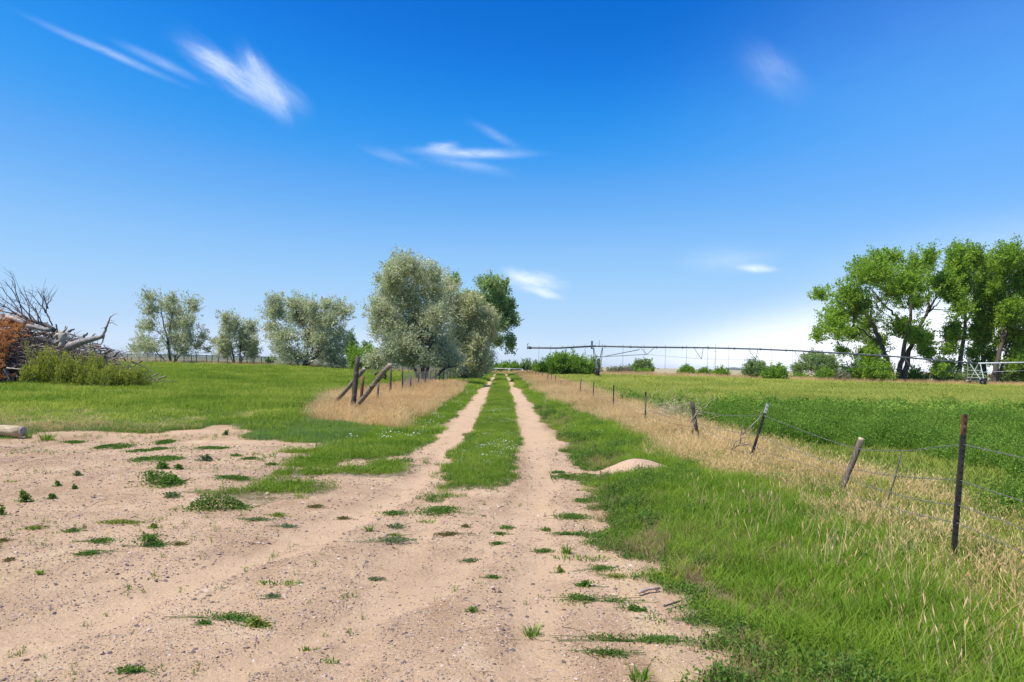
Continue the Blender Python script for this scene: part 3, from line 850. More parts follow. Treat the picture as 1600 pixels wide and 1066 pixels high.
def heap_z(px):
    return np.interp(px, [-260, -120, 0, 40, 90, 120, 150, 180, 215, 240], [575, 500, 490, 500, 512, 520, 530, 550, 582, 600])


def pile_pts(n, x0, x1, top=0., bot=600., dep=3.2, edge=.75):
    """points through the body of the heap"""
    px = rng.uniform(x0, x1, n)
    zt = heap_z(px) + top
    fr = rng.random(n) ** edge
    out = []
    for a, z, f in zip(px, zt, fr):
        p = P(a, bot + (z - bot) * f, PY)
        p[1] += (rng.uniform(-1, 1) if rng.random() < .25 else -rng.uniform(.8, 1.08)) * dep * math.sqrt(max(.03, 1 - f * f))
        out.append(p)
    out = np.array(out)
    out[:, 2] = np.maximum(out[:, 2], .05)
    return out


mb = MB()
for p in np.concatenate([pile_pts(1900, 30, 232, 3), pile_pts(400, -240, 40, 0)]):
    d_ = rng.normal(0, 1, 3) * (1, .8, .45)
    d_ /= np.linalg.norm(d_)
    L = rng.uniform(.3, 1.3)
    mb.tube(wander(p - d_ * L / 2, p + d_ * L / 2, 4, .09), np.linspace(1, .35, 4) * rng.choice([.014, .024, .045], p=[.5, .35, .15]), 4, rng.random(), cap=False)
tag(mb.build('brush_pile', M['brush'], None, bp0), 'tangled heap of grey cut branches on the left of the meadow', 'brush', kind='stuff')
# filler core added inside the heap, so that no sky shines through it
hv, hf = [], []
for i, px in enumerate(np.linspace(-240, 225, 40)):
    for j, a in enumerate(np.linspace(0, math.pi, 12)):
        top = P(px, heap_z(px) + 24, PY)
        q = np.array((top[0], PY - math.cos(a) * 2.5 * max(.3, top[2] / 3.4), max(.02, (top[2] - .05) * math.sin(a) ** .8)))
        hv.append(q + rng.normal(0, .09, 3) * (1, 1, math.sin(a)))
for i in range(39):
    for j in range(11):
        a = i * 12 + j
        hf.append((a, a + 12, a + 13, a + 1))
tag(put_mesh('heap_filler', hv, [np.array(hf)], M['darkstick'], origin=bp0, smooth_=False), 'dark filler core added inside the brush heap to block the sky', 'mound')

# rust red dead conifer boughs
mb = MB()
for p in pile_pts(4200, -240, 80, 0, 606, 3.5, .8):
    p[1] -= .8
    d_ = rng.normal(0, 1, 3) * (1, .7, .8) + (.1, -.3, .1)
    d_ /= np.linalg.norm(d_)
    L = rng.uniform(.25, .75)
    mb.tube(wander(p, p + d_ * L, 3, .08), (.008, .006, .003), 3, .3, cap=False)
    k = 34
    tt = rng.random(k)
    c = p + d_ * L * tt[:, None]
    v, q, a = leaves(c + rng.normal(0, .03, (k, 3)), np.repeat(d_[None], k, 0), rng.uniform(.10, .24, k), .10, rng.random(k), .6)
    mb.add(v, q, a)
M['rustneedle'] = leaf_mat('rust red needles', (.30, .11, .035), (.55, .235, .085), (.72, .42, .20), .25, False)
tag(mb.build('dead_conifer_boughs', M['rustneedle'], None, bp0, False), 'rust brown dead conifer boughs heaped at the left end of the brush pile', 'branches', kind='stuff')


def zb(x, y):                                  # close-up of the heap: 1347 px for 240
    return x / 5.6125, 420 + y / 5.6125


def zl(pts, Y=PY):
    return np.array([P(*zb(*p), Y) for p in pts])


def bough(name, label, cat, pts, r0, r1, mat, Y, group=None, n=8, sub=(), tipc=None):
    p = zl(pts, Y)
    s = np.linspace(0, 1, len(p))
    tt = np.linspace(0, 1, len(p) * 3)
    q = np.stack([np.interp(tt, s, p[:, i]) for i in range(3)], 1)
    q[1:-1] = q[1:-1] * .5 + (q[:-2] + q[2:]) * .25
    q[1:-1] += rng.normal(0, .015, (len(q) - 2, 3))
    mb = MB().tube(q, np.linspace(r0, r1, len(q)) * (1 + rng.normal(0, .07, len(q))), n, .5)
    org = q[0]
    o = tag(mb.build(name, mat, None, org), label, cat, group)
    for s_ in sub:
        ps = zl(s_[0], Y)
        ps = np.concatenate([wander(a, b_, 4, .06)[:-1] for a, b_ in zip(ps[:-1], ps[1:])] + [ps[-1:]])
        MB().tube(ps, np.linspace(s_[1], s_[2], len(ps)), 5, .4).build('branch', mat, o, org)
    return o


# the bare dead tree lying on top, boughs to the upper left
trunk = [(480, 545), (400, 490), (320, 470), (230, 440), (150, 400), (60, 380)]
dt_org = zl([trunk[0]], 35.5)[0]
dt = empty('dead_tree', dt_org, 'bare dead tree lying on the heap with thin branches against the sky', 'tree')
q = zl(trunk, 35.5)
MB().tube(np.concatenate([wander(a, b_, 4, .03)[:-1] for a, b_ in zip(q[:-1], q[1:])] + [q[-1:]]), np.linspace(.13, .03, 16), 7, .4).build('trunk', M['darkstick'], dt, dt_org)
for pts in (((460, 500), (430, 430), (405, 370), (410, 320), (450, 260)), ((400, 390), (370, 320), (375, 270), (320, 180)), ((430, 430), (390, 350), (300, 250), (260, 210)), ((330, 468), (260, 400), (250, 330), (160, 180)),
            ((300, 465), (180, 390), (120, 300), (20, 170), (-10, 160)), ((240, 440), (130, 340), (60, 290), (0, 250)), ((200, 430), (170, 300), (140, 210), (130, 120), (85, 20)), ((150, 400), (80, 350), (0, 320)), ((340, 470), (330, 400), (250, 280), (210, 150)),
            ((270, 440), (190, 330), (100, 180), (20, 100)), ((150, 400), (40, 330), (-80, 270)), ((370, 480), (340, 420), (290, 350), (180, 290)), ((420, 350), (385, 260), (380, 190)), ((100, 390), (-40, 360), (-140, 330))):
    ps = zl(pts, 35.5 + rng.uniform(-.8, .8))
    ps = np.concatenate([wander(a, b_, 4, .07)[:-1] for a, b_ in zip(ps[:-1], ps[1:])] + [ps[-1:]])
    mb = MB().tube(ps, np.linspace(.038, .008, len(ps)), 5, .4)
    for k in range(9):
        i = rng.integers(2, len(ps) - 1)
        dv = ps[i] - ps[i - 1]
        dv = dv / np.linalg.norm(dv) + rng.normal(0, .55, 3)
        mb.tube(wander(ps[i], ps[i] + dv * rng.uniform(.25, .7), 4, .1), np.linspace(.012, .005, 4), 3, .4, cap=False)
    mb.build('branch', M['darkstick'], dt, dt_org)

bough('fallen_trunk', 'pale fallen trunk with an upturned limb lying over the heap', 'log', [(590, 690), (680, 655), (760, 630), (830, 615), (890, 600), (915, 560), (945, 480), (970, 415)], .20, .02, M['greybark'], 33.9, n=10,
      sub=(([(945, 480), (985, 470), (1030, 500)], .03, .008), ([(965, 430), (1000, 400), (1035, 395)], .025, .006), ([(915, 570), (900, 640), (880, 670)], .05, .02), ([(935, 510), (900, 520), (880, 522)], .02, .006), ([(960, 450), (1010, 460)], .015, .005)))
o = bough('stump', 'torn pale root stump with an orange hollow on top of the heap', 'stump', [(540, 690), (548, 620), (545, 570)], .12, .19, M['torn'], 33.8, n=7,
          sub=(([(540, 575), (500, 575), (475, 600)], .11, .05), ([(545, 565), (575, 535), (590, 510)], .08, .02), ([(550, 640), (575, 690), (590, 720)], .07, .03), ([(540, 570), (515, 545)], .07, .03), ([(548, 600), (500, 640), (470, 655)], .07, .02), ([(560, 575), (590, 560), (612, 575)], .05, .02)))
bough('log', 'grey log lying along the upper slope under the bare branches', 'log', [(240, 500), (330, 520), (440, 540)], .12, .10, M['greybark'], 34.8, 'grey logs in the brush pile')
bough('log', 'bleached trunk end at the top left of the brush pile', 'log', [(60, 430), (130, 445), (220, 480)], .16, .11, M['torn'], 35, 'grey logs in the brush pile')
for pts, lab in (([(600, 550), (655, 528)], 'short dark stub sticking out right of the torn stump'), ([(640, 640), (690, 600)], 'pale broken stick rising just left of the fallen trunk'), ([(730, 600), (770, 560)], 'dark stub above the middle of the fallen trunk'), ([(790, 610), (835, 570)], 'stout grey stub near the bend of the fallen trunk'),
                 ([(920, 745), (980, 708)], 'dark pointed stake below the upturned limb'), ([(990, 775), (1040, 732)], 'dark pointed stake at the right end of the heap'), ([(1050, 790), (1110, 765)], 'thin grey branch end lowest on the right slope'), ([(790, 720), (795, 655)], 'upright pale stick under the fallen trunk'),
                 ([(30, 880), (85, 975)], 'white stick leaning at the foot of the orange boughs'), ([(60, 870), (190, 880)], 'pale stick lying across the orange boughs'), ([(560, 560), (578, 500)], 'ragged grey root tip pointing up behind the torn stump')):
    bough('stick', lab, 'stick', pts, .075 if 'dark' in lab or 'stout' in lab else .04, .03, M['darkstick'] if 'dark' in lab else M['torn'], 34 if 'orange' not in lab else 33.2, 'sticks poking out of the brush pile', 6)

# leafy weeds growing along the foot of the heap
KW = 'leafy weeds along the foot of the brush pile'
for (zx, zy, rx, ry, Yk, lab) in ((270, 920, 75, 85, 32.6, 'dark green weed clump in front of the orange boughs'), (370, 760, 75, 95, 33.6, 'tall yellow-tipped weed just right of the orange boughs'), (470, 770, 65, 80, 33.4, 'yellow-green weed below the torn stump'),
                                  (640, 830, 90, 110, 33., 'broad bright weed below the near end of the fallen trunk'), (760, 920, 90, 100, 32.6, 'low weed with dark foot in the middle of the row'), (830, 800, 80, 100, 33.4, 'tall weed under the bend of the fallen trunk'),
                                  (900, 940, 90, 85, 32.4, 'dark based weed right of the middle of the row'), (1000, 900, 80, 90, 33.2, 'yellowish weed below the dark pointed stakes'), (1110, 940, 85, 85, 32.8, 'dense weed near the right end of the heap'), (1210, 930, 75, 70, 33.4, 'last bushy weed at the right end of the row'), (560, 900, 70, 80, 32.8, 'reddish stemmed weed left of the broad bright one')):
    px, py = zb(zx, zy)
    b0 = P(px, zb(0, zy + ry)[1], Yk)
    b0[2] = height(b0[0], b0[1])
    o = empty('leafy_weed', b0, lab, 'weed', KW)
    wid, hgt = rx / 5.6 / F * Yk, P(px, zb(0, zy - ry)[1], Yk)[2] - b0[2]
    st, lv = MB(), MB()
    for k in range(74):
        q0 = b0 + np.array((rng.normal(0, .55) * wid, rng.normal(0, .5) * wid, 0))
        h = hgt * rng.uniform(.3, 1.08) * max(.4, 1 - .3 * abs(q0[0] - b0[0]) / wid)
        q1 = q0 + np.array((rng.normal(0, .16) * h, rng.normal(0, .16) * h, h))
        ln = wander(q0, q1, 5, .05)
        st.tube(ln, np.linspace(.009, .003, 5), 3, .3, cap=False)
        nl = int(26 + 34 * h)
        tt = rng.uniform(.12, 1.02, nl)
        c = np.stack([np.interp(tt, np.linspace(0, 1, 5), ln[:, i_]) for i_ in range(3)], 1)
        spread = .085 * (1.15 - .85 * tt)[:, None] * (1 + h * .35)
        v, q, a = leaves(c + rng.normal(0, 1, (nl, 3)) * spread, np.repeat([[0, 0, 1.5]], nl, 0), rng.uniform(.06, .15, nl), .28, np.clip(.15 + .6 * tt * h / hgt + rng.normal(0, .16, nl), 0, 1), .8)
        lv.add(v, q, a)
    st.build('stem', M['brush'], o, b0)
    lv.build('foliage', M['pileweed'], o, b0, False)

# ------------------------------------------------------------------ fences
def tpost(par, base, top, r=.022, tip=None, mat=None, org=None, name='metal_post', lab=None, knobs=True):
    """a steel T-section post with studs down its face and, if asked, a tip of another look"""
    base, top = np.asarray(base, float), np.asarray(top, float)
    t_ = (top - base) / np.linalg.norm(top - base)
    L = np.linalg.norm(top - base)
    split = top - t_ * .16 if tip else top
    mb = MB()

    def sec(a, b_, m):
        m.bar(a, b_, .042, .006, .5, (0, 1, 0))
        m.bar(a + np.array((0, .0205, 0)), b_ + np.array((0, .0205, 0)), .006, .034, .5, (0, 1, 0))
    sec(base, split, mb)
    if knobs:
        for k in range(int(L / .055)):
            c = base + t_ * (.05 + k * .055)
            mb.bar(c + (0, -.004, 0), c + t_ * .014 + (0, -.004, 0), .014, .009, .5, (0, 1, 0))
    o = mb.build(name, mat or M['steel'], par, org, False)
    if lab:
        o['label'] = lab
    if tip:
        m2 = MB()
        sec(split, top, m2)
        m2.build('post_tip', tip, o, org, False)
    return o


def wpost(par, pts, r, mat, org, name='wooden_post', lab=None, n=8):
    pts = np.array(pts, float)
    q = np.concatenate([wander(a, b_, 5, .012)[:-1] for a, b_ in zip(pts[:-1], pts[1:])] + [pts[-1:]])
    rr = np.interp(np.linspace(0, 1, len(q)), np.linspace(0, 1, len(r)), r) * (1 + rng.normal(0, .05, len(q)))
    o = MB().tube(q, rr, n, .5).build(name, mat, par, org)
    if lab:
        o['label'] = lab
    return o


def barbed(par, pts, org, r=.003, sag=.05, name='wire', barbs=True, lab=None):
    mb = MB()
    pts = [np.asarray(p, float) for p in pts]
    for a, b_ in zip(pts[:-1], pts[1:]):
        L = np.linalg.norm(b_ - a)
        k = max(6, int(L / .35))
        tt = np.linspace(0, 1, k)[:, None]
        s = sag * L / 4 * rng.uniform(.4, 1.5)
        q = a + (b_ - a) * tt
        q[:, 2:] -= 4 * s * tt * (1 - tt)
        q[1:-1] += rng.normal(0, .006, (k - 2, 3))
        mb.tube(q, r, 4, .5, cap=False)
        if barbs and a[1] < 16:
            for f in np.arange(.08, L, .14) / L:
                c = a + (b_ - a) * f
                c[2] -= 4 * s * f * (1 - f)
                for _ in range(2):
                    dv = rng.normal(0, 1, 3)
                    dv *= .02 / np.linalg.norm(dv)
                    mb.tube([c - dv, c + dv], .0016, 3, .5, cap=False)
    o = mb.build(name, M['wire'], par, org)
    if lab:
        o['label'] = lab
    return o


forg = np.array((3.5, 5.35, 0.))
fence = empty('barbed_wire_fence', forg, 'old barbed wire fence of steel and wooden posts between lane verge and right field', 'fence')
FP = []                                          # (base, top) of each post along the fence
FP.append((np.array((3.55, 1.3, 0.)), np.array((3.6, 1.3, 1.3))))


def post_px(bx, by, tx, ty, Y):
    b_ = P(bx, by, Y)
    tp = P(tx, ty, Y)
    b_[2] = height(b_[0], b_[1]) - .1
    return b_, tp


for spec in ((1487, 905, 1508, 648, 5.4), (1303, 785, 1345, 688, 8.3), (1165, 742, 1200, 630, 10.6), (1098, 712, 1081, 628, 13.4), (1008, 672, 1009, 612, 17.6), (958, 641, 959, 602, 23.3), (926.5, 628, 928, 597, 28.7), (906, 625, 908, 592, 33.5),
             (876, 612, 877, 595, 43), (867.5, 610, 868.5, 586, 46.5), (860, 603, 862, 585, 51.5), (853, 602, 857, 584, 56), (846.5, 599, 847.5, 581, 63), (841.5, 596, 842, 582, 69), (836.5, 594, 837.5, 580, 75), (832, 592, 832, 579.5, 82), (828.5, 590, 829.5, 578.5, 88), (823.5, 588, 824, 577.5, 98)):
    FP.append(post_px(*spec))
tpost(fence, *FP[0], org=forg)
tpost(fence, *FP[1], tip=M['rusty'], org=forg, lab='nearest steel post with rusty top')
wpost(fence, [FP[2][0], (FP[2][0] + FP[2][1]) / 2 + (.01, 0, 0), FP[2][1]], (.03, .034, .036), M['brownpost'], forg, lab='leaning wooden stick used as a post')
m2 = MB()
t_ = (FP[2][1] - FP[2][0]) / np.linalg.norm(FP[2][1] - FP[2][0])
m2.tube([FP[2][1] - t_ * .02, FP[2][1] + t_ * .03], .036, 8)
m2.build('post_tip', M['cutwood'], [c for c in fence.children if c.get('label', '').startswith('leaning wooden')][0], forg)
tpost(fence, *FP[3], tip=M['whitetip'], org=forg, lab='leaning steel post with pale tip')
c0, c1 = FP[4]
wpost(fence, [c0, c0 * .55 + c1 * .45 + (-.03, 0, 0), c1], (.014, .036, .042), M['oldpost'], forg, lab='ragged dark wooden post tapering to its foot')
for k in range(5, len(FP)):
    if k in (9, 12):
        wpost(fence, [FP[k][0], FP[k][1]], (.045, .05), M['post'], forg)
    else:
        tpost(fence, *FP[k], org=forg, knobs=k < 9)
for hf in (.82, .58, .45, .30):
    barbed(fence, [b_ + (tp - b_) * np.clip(hf + rng.normal(0, .035), .15, .9) + (0, -.012, 0) for b_, tp in FP], forg, sag=.06)
# a stay and a curved dead branch hung in the wires
wpost(fence, [P(1380, 800, 7.6), P(1397, 752, 7.6), P(1408, 708, 7.6)], (.007, .009, .007), M['darkstick'], forg, 'wire_stay', n=5)
hb = empty('hanging_branch', P(1085, 640, 13.2), 'curved bare branch hanging against the ragged wooden post', 'branch')
MB().tube([P(*q, 13.2) for q in ((1070, 655), (1082, 664), (1084, 672), (1080, 660), (1088, 646))][::-1][:2] + [P(*q, 13.2) for q in ((1087, 655), (1082, 668), (1082, 676))], .013, 5).build('stem', M['pole'], hb, hb.location)
MB().tube([P(*q, 13.2) for q in ((1082, 676), (1086, 695), (1092, 717))], (.013, .012, .006), 5).build('stem', M['darkstick'], hb, hb.location)
o = empty('dead_weed', G(1122, 735), 'dead bare weed stalk leaning in the dry grass by the leaning steel post', 'weed')
for pts in (((1122, 732), (1140, 708), (1156, 694), (1168, 690)), ((1143, 703), (1150, 690), (1172, 682)), ((1150, 697), (1175, 693)), ((1156, 694), (1160, 668), (1163, 655)), ((1160, 680), (1185, 655), (1192, 640))):
    q = [P(*p, 11.2) for p in pts]
    q = np.concatenate([wander(a, b_, 4, .05)[:-1] for a, b_ in zip(q[:-1], q[1:])] + [q[-1:]])
    MB().tube(q, np.linspace(.01, .004, len(q)), 4).build('stem', M['brush'], o, o.location)
# tangle of blown tumbleweed caught in the fence
tw = P(1056, 650, 14.6)
mb = MB()
for k in range(170):
    a = rng.normal(0, 1, 3) * (.3, .2, .15)
    b_ = a + rng.normal(0, .22, 3)
    a[2], b_[2] = abs(a[2]), abs(b_[2])
    mb.tube(wander(tw + a, tw + b_, 5, .15), .0035, 3, .5, cap=False)
M['straw'] = rough_mat('straw', (.42, .33, .19), (.62, .52, .33), 8, bump=0)
tag(mb.build('tumbleweed', M['straw'], None, tw), 'pale tumbleweed tangle caught in the fence wires', 'tumbleweed')

# left fence with woven netting
lorg = G(552, 648)
lf = empty('woven_wire_fence', lorg, 'old woven wire fence running below the big olive trees', 'fence')
LP = []
for px, ty in ((590, 598), (610.5, 572.5), (628, 573.5), (641, 587), (653.6, 574), (664, 575), (672, 575), (680, 577), (686.5, 577.5), (692.6, 578), (698, 578.5), (703, 579), (707.5, 579.5), (718, 580), (728, 580)):
    u = uv(px, 600)[0] / F
    Yk = -4.95 / u if -4.95 / u < 22 else (-4.95 + .016 * 22) / (u + .016)
    b_ = P(px, 600, Yk)
    b_[2] = height(b_[0], Yk) - .1
    LP.append((b_, P(px + 1, ty, Yk)))
for k, (b_, tp) in enumerate(LP):
    wpost(lf, [b_, tp], (.045, .04), M['oldpost'] if k % 3 else M['post'], lorg, 'fence_post', n=7)
for hz, i0 in ((.42, 0), (1.35, 1)):
    barbed(lf, [np.array((b_[0], b_[1] - .03, hz)) for b_, tp in LP[i0:]], lorg, r=.003, sag=.03, barbs=False)
nt = MB()
for (a, _), (b_, _) in zip(LP[2:-1], LP[3:]):
    for hz in np.linspace(.12, 1.08, 8):
        nt.tube([(a[0], a[1], hz), ((a[0] + b_[0]) / 2, (a[1] + b_[1]) / 2, hz - .02), (b_[0], b_[1], hz)], .006, 3, .5, cap=False)
    L = np.linalg.norm(b_ - a)
    for f in np.arange(0, 1, .16 / L):
        c = a + (b_ - a) * f
        nt.tube([(c[0], c[1], .12), (c[0], c[1], 1.08)], .005, 3, .5, cap=False)
o = nt.build('netting', M['wire'], lf, lorg)
o['kind'] = 'stuff'
cb, ct = P(550, 648, 21.), P(559, 557, 21.)
cb[2] = -.2
cp = empty('corner_post', (cb[0], cb[1], 0), 'thick dark upright corner post at the end of the old wire fence', 'post')
wpost(cp, [cb, (cb + ct) / 2, ct], (.088, .084, .076), M['oldpost'], cp.location, 'shaft', n=10)
for hz, n_ in ((.5, 2), (1.15, 3)):
    q = []
    for a in np.linspace(0, 2 * math.pi * n_, 12 * n_):
        c = cb + (ct - cb) * ((hz + .2 + a * .006) / (ct[2] - cb[2]))
        q.append(c + np.array((math.cos(a), math.sin(a), 0)) * .091)
    MB().tube(q, .004, 4).build('wire_wrap', M['wire'], cp, cp.location)
LPG = 'old poles leaning at the corner post'
a, b_ = P(515, 646, 22.3), P(569, 577, 21.7)
a[2] = 0.02
o = empty('leaning_pole', a, 'weathered pole leaning behind the corner post towards the left', 'pole', LPG)
wpost(o, [a, (a + b_) / 2, b_], (.062, .07, .066), M['oldpole'], a, 'shaft', n=10)
MB().tube([b_, b_ + (b_ - a) / np.linalg.norm(b_ - a) * .03], (.066, .05), 10).build('end_grain', M['cutwood'], o, a)
a, b_ = P(547, 646, 20.2), P(609, 571, 19.4)
a[2] = 0.02
o = empty('leaning_pole', a, 'broken pole leaning right of the corner post with splintered underside', 'pole', LPG)
wpost(o, [a, (a + b_) / 2, b_], (.066, .074, .07), M['oldpole'], a, 'shaft', n=10)
MB().tube([b_, b_ + (b_ - a) / np.linalg.norm(b_ - a) * .03], (.068, .05), 10).build('end_grain', M['cutwood'], o, a)
for pts in (((590, 596), (598, 588), (603, 593)), ((585, 585), (591, 582)), ((578, 606), (588, 600)), ((600, 583), (603, 588), (601, 592))):
    MB().tube([P(*q, 19.6) for q in pts], np.linspace(.05, .02, len(pts)), 5).build('splinter', M['bark'], o, a)
a = P(562, 640, 22.4)
a[2] = -.1
o = empty('brace_post', a, 'thin brown upright post between the two leaning poles', 'post')
wpost(o, [a, P(567, 588, 22.4)], (.06, .05), M['rusty'], a, 'shaft')

# log at the left edge of the yard
a, b_ = P(-45, 668, 13.3), P(35, 673, 13.1)
a[2] = b_[2] = .10
o = empty('cut_log', (b_[0], b_[1], 0), 'pale cut log lying on the edge of the dirt yard', 'log')
MB().tube(wander(a, b_, 8, .006), .105, 12).build('shaft', M['cutwood'], o, o.location)
MB().tube([b_ - (.002, 0, 0), b_ + (.012, 0, 0)], (.098, .094), 12).build('end_grain', M['torn'], o, o.location)
# small sticks on the ground
SG = 'small dead sticks on the ground by the right verge'
for pts, r, lab in ((((998, 930), (1012, 925), (1030, 923)), .011, 'pale forked stick lying across the edge of the right verge'), (((1038, 952), (1050, 948), (1062, 944)), .007, 'short dark stick on the bare dirt by the verge')):
    q = np.array([G(*p) + (0, 0, .02) for p in pts])
    tag(MB().tube(np.concatenate([wander(a, b_, 3, .05)[:-1] for a, b_ in zip(q[:-1], q[1:])] + [q[-1:]]), r, 5).build('stick', M['torn'] if r > .01 else M['darkstick'], None, q[0]), lab, 'stick', SG)


# far fences and the rail across the lane's end
def far_fence(label, x0, x1, y0, y1, Yk, npost, hgt, rails, mat, railmat):
    a, b_ = P(x0, y0, Yk), P(x1, y1, Yk)
    for p in (a, b_):
        p[2] = height(p[0], p[1])
    o = empty('pasture_fence', a, label, 'fence')
    pp = [a + (b_ - a) * f for f in np.linspace(0, 1, npost)]
    for p in pp:
        q = p + (rng.normal(0, .15), 0, 0)
        q[2] = height(q[0], q[1])
        MB().tube([q - (0, 0, .1), q + (rng.normal(0, .03), 0, hgt * rng.uniform(.9, 1.08))], .055, 6).build('fence_post', mat, o, a)
    for hz, r in rails:
        MB().tube([p + (0, 0, hz) for p in pp], r, 4).build('rail', railmat, o, a)
    return o


far_fence('weathered pasture fence of dark posts behind the sparse olive tree', 140, 420, 565, 571, 97, 26, 1.5, ((1.35, .03), (.9, .012), (.5, .012)), M['darkstick'], M['pole'])
far_fence('fence with one pale top rail behind the broad olive tree', 478, 640, 573, 577, 97, 9, 1.15, ((1.1, .055),), M['post'], M['whitepaint'])
a, b_ = P(764, 584, 116.), P(816, 584, 116.)
a[2] = b_[2] = height(a[0], a[1])
o = empty('pipe_gate', a, 'thin pale pipe gate across the far end of the lane', 'gate')
za = P(764, 575.5, 116.)[2]
for f in (0, .6, 1):
    p = a + (b_ - a) * f
    MB().tube([p - (0, 0, .1), (p[0], p[1], za + .02)], .06, 6).build('gate_post', M['whitepaint'], o, a)
MB().tube([(a[0], a[1], za), (b_[0], b_[1], za)], .05, 5).build('rail', M['whitepaint'], o, a)
p = P(1117, 584, 240.)
o = empty('utility_pole', (p[0], p[1], 0), 'thin tall pole standing on the plain beyond the bushes', 'pole')
MB().tube([(p[0], 240, -.2), (*P(1118, 537, 240.)[:2], P(1118, 537, 240.)[2])], (.11, .07), 7).build('shaft', M['pole'], o, o.location)
MB().bar((p[0] - .5, 240, P(0, 541, 240.)[2] + 4.0), (p[0] + .5, 240, P(0, 541, 240.)[2] + 4.0), .1, .1).build('crossarm', M['pole'], o, o.location)

# ------------------------------------------------------------------ centre pivot sprinkler
def pvY(px):
    return np.interp(px, [824, 931, 1528, 1750], [82, 84, 99, 106])


def pv(px, py, dy=0.):
    return P(px, py, pvY(px) + dy)


porg = pv(931, 587)
porg[2] = height(porg[0], porg[1])
pivot = empty('pivot_sprinkler', porg, 'long centre pivot irrigation boom on wheeled towers across the right field', 'irrigation machine')
PIPE = [(826, 543.5), (870, 544), (930, 541), (1000, 542.5), (1100, 543.5), (1180, 545.5), (1250, 548.5), (1330, 553), (1400, 557.5), (1470, 563.5), (1528, 568), (1600, 566.5), (1680, 566), (1760, 570)]
pp = np.array([pv(*p) for p in PIPE])
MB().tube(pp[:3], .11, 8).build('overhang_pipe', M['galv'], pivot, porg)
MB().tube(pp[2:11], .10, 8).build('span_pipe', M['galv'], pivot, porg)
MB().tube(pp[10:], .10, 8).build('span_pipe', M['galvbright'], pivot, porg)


def pipe_at(px):
    py = np.interp(px, *zip(*PIPE))
    return pv(px, py)


for i in range(0, 44):                              # flanges
    c = pipe_at(945 + i * 13.5) if i % 3 == 0 else None
    if c is not None:
        MB().tube([c - (.06, 0, 0), c + (.06, 0, 0)], .16, 8).build('flange', M['galv'], pivot, porg)
# truss struts: V below the pipe, and the rods that join them
apex = [(1011, 554), (1096, 561), (1181, 562), (1253, 567), (1340, 574), (1425, 577)]
ap = []
for ax_, ay_ in apex:
    tops = [(ax_ - 12), (ax_ + 3)] if ax_ > 1020 else [(ax_ - 11), (ax_ + 12)]
    cs = [pv(ax_, ay_, -1.1), pv(ax_, ay_, 1.1)]
    mb = MB()
    for c in cs:
        for tx in tops:
            mb.tube([pipe_at(tx), c], .035, 5)
    mb.tube(cs, .035, 5)
    mb.build('truss_strut', M['galv'], pivot, porg)
    ap.append(cs)
ends0 = [pv(942, 557.5, s) for s in (-1.4, 1.4)]
ends1 = [pv(1530, 582, s) for s in (-1.4, 1.4)]
for s in (0, 1):
    chain = [ends0[s], ] + [a[s] for a in ap] + [ends1[s]]
    for k, (a, b_) in enumerate(zip(chain[:-1], chain[1:])):
        MB().tube([a, b_], .035 if k == 0 else .014, 5).build('truss_rod', M['galv'], pivot, porg)
    MB().tube([ends0[s], pv(999, 546.5, s * .2)], .045, 5).build('truss_rod', M['galv'], pivot, porg)
    MB().tube([ends1[s], pipe_at(1600) + (0, 0, -1.2)], .03, 5).build('truss_rod', M['galvbright'], pivot, porg)
for px in list(range(842, 930, 18)) + list(range(973, 1520, 33)) + [1560, 1590]:
    c = pipe_at(px)
    L = rng.uniform(2.3, 2.9) if px > 930 else 1.9
    mb = MB().tube([c + (0, 0, .0), c + (0, -.1, .28), c + (0, -.25, .2), c + (0, -.3, -.1), c + (0, -.3, -L)], .016, 4)
    mb.tube([c + (0, -.3, -L), c + (0, -.3, -L - .14)], .035, 5)
    mb.build('drop_hose', M['hose'], pivot, porg)


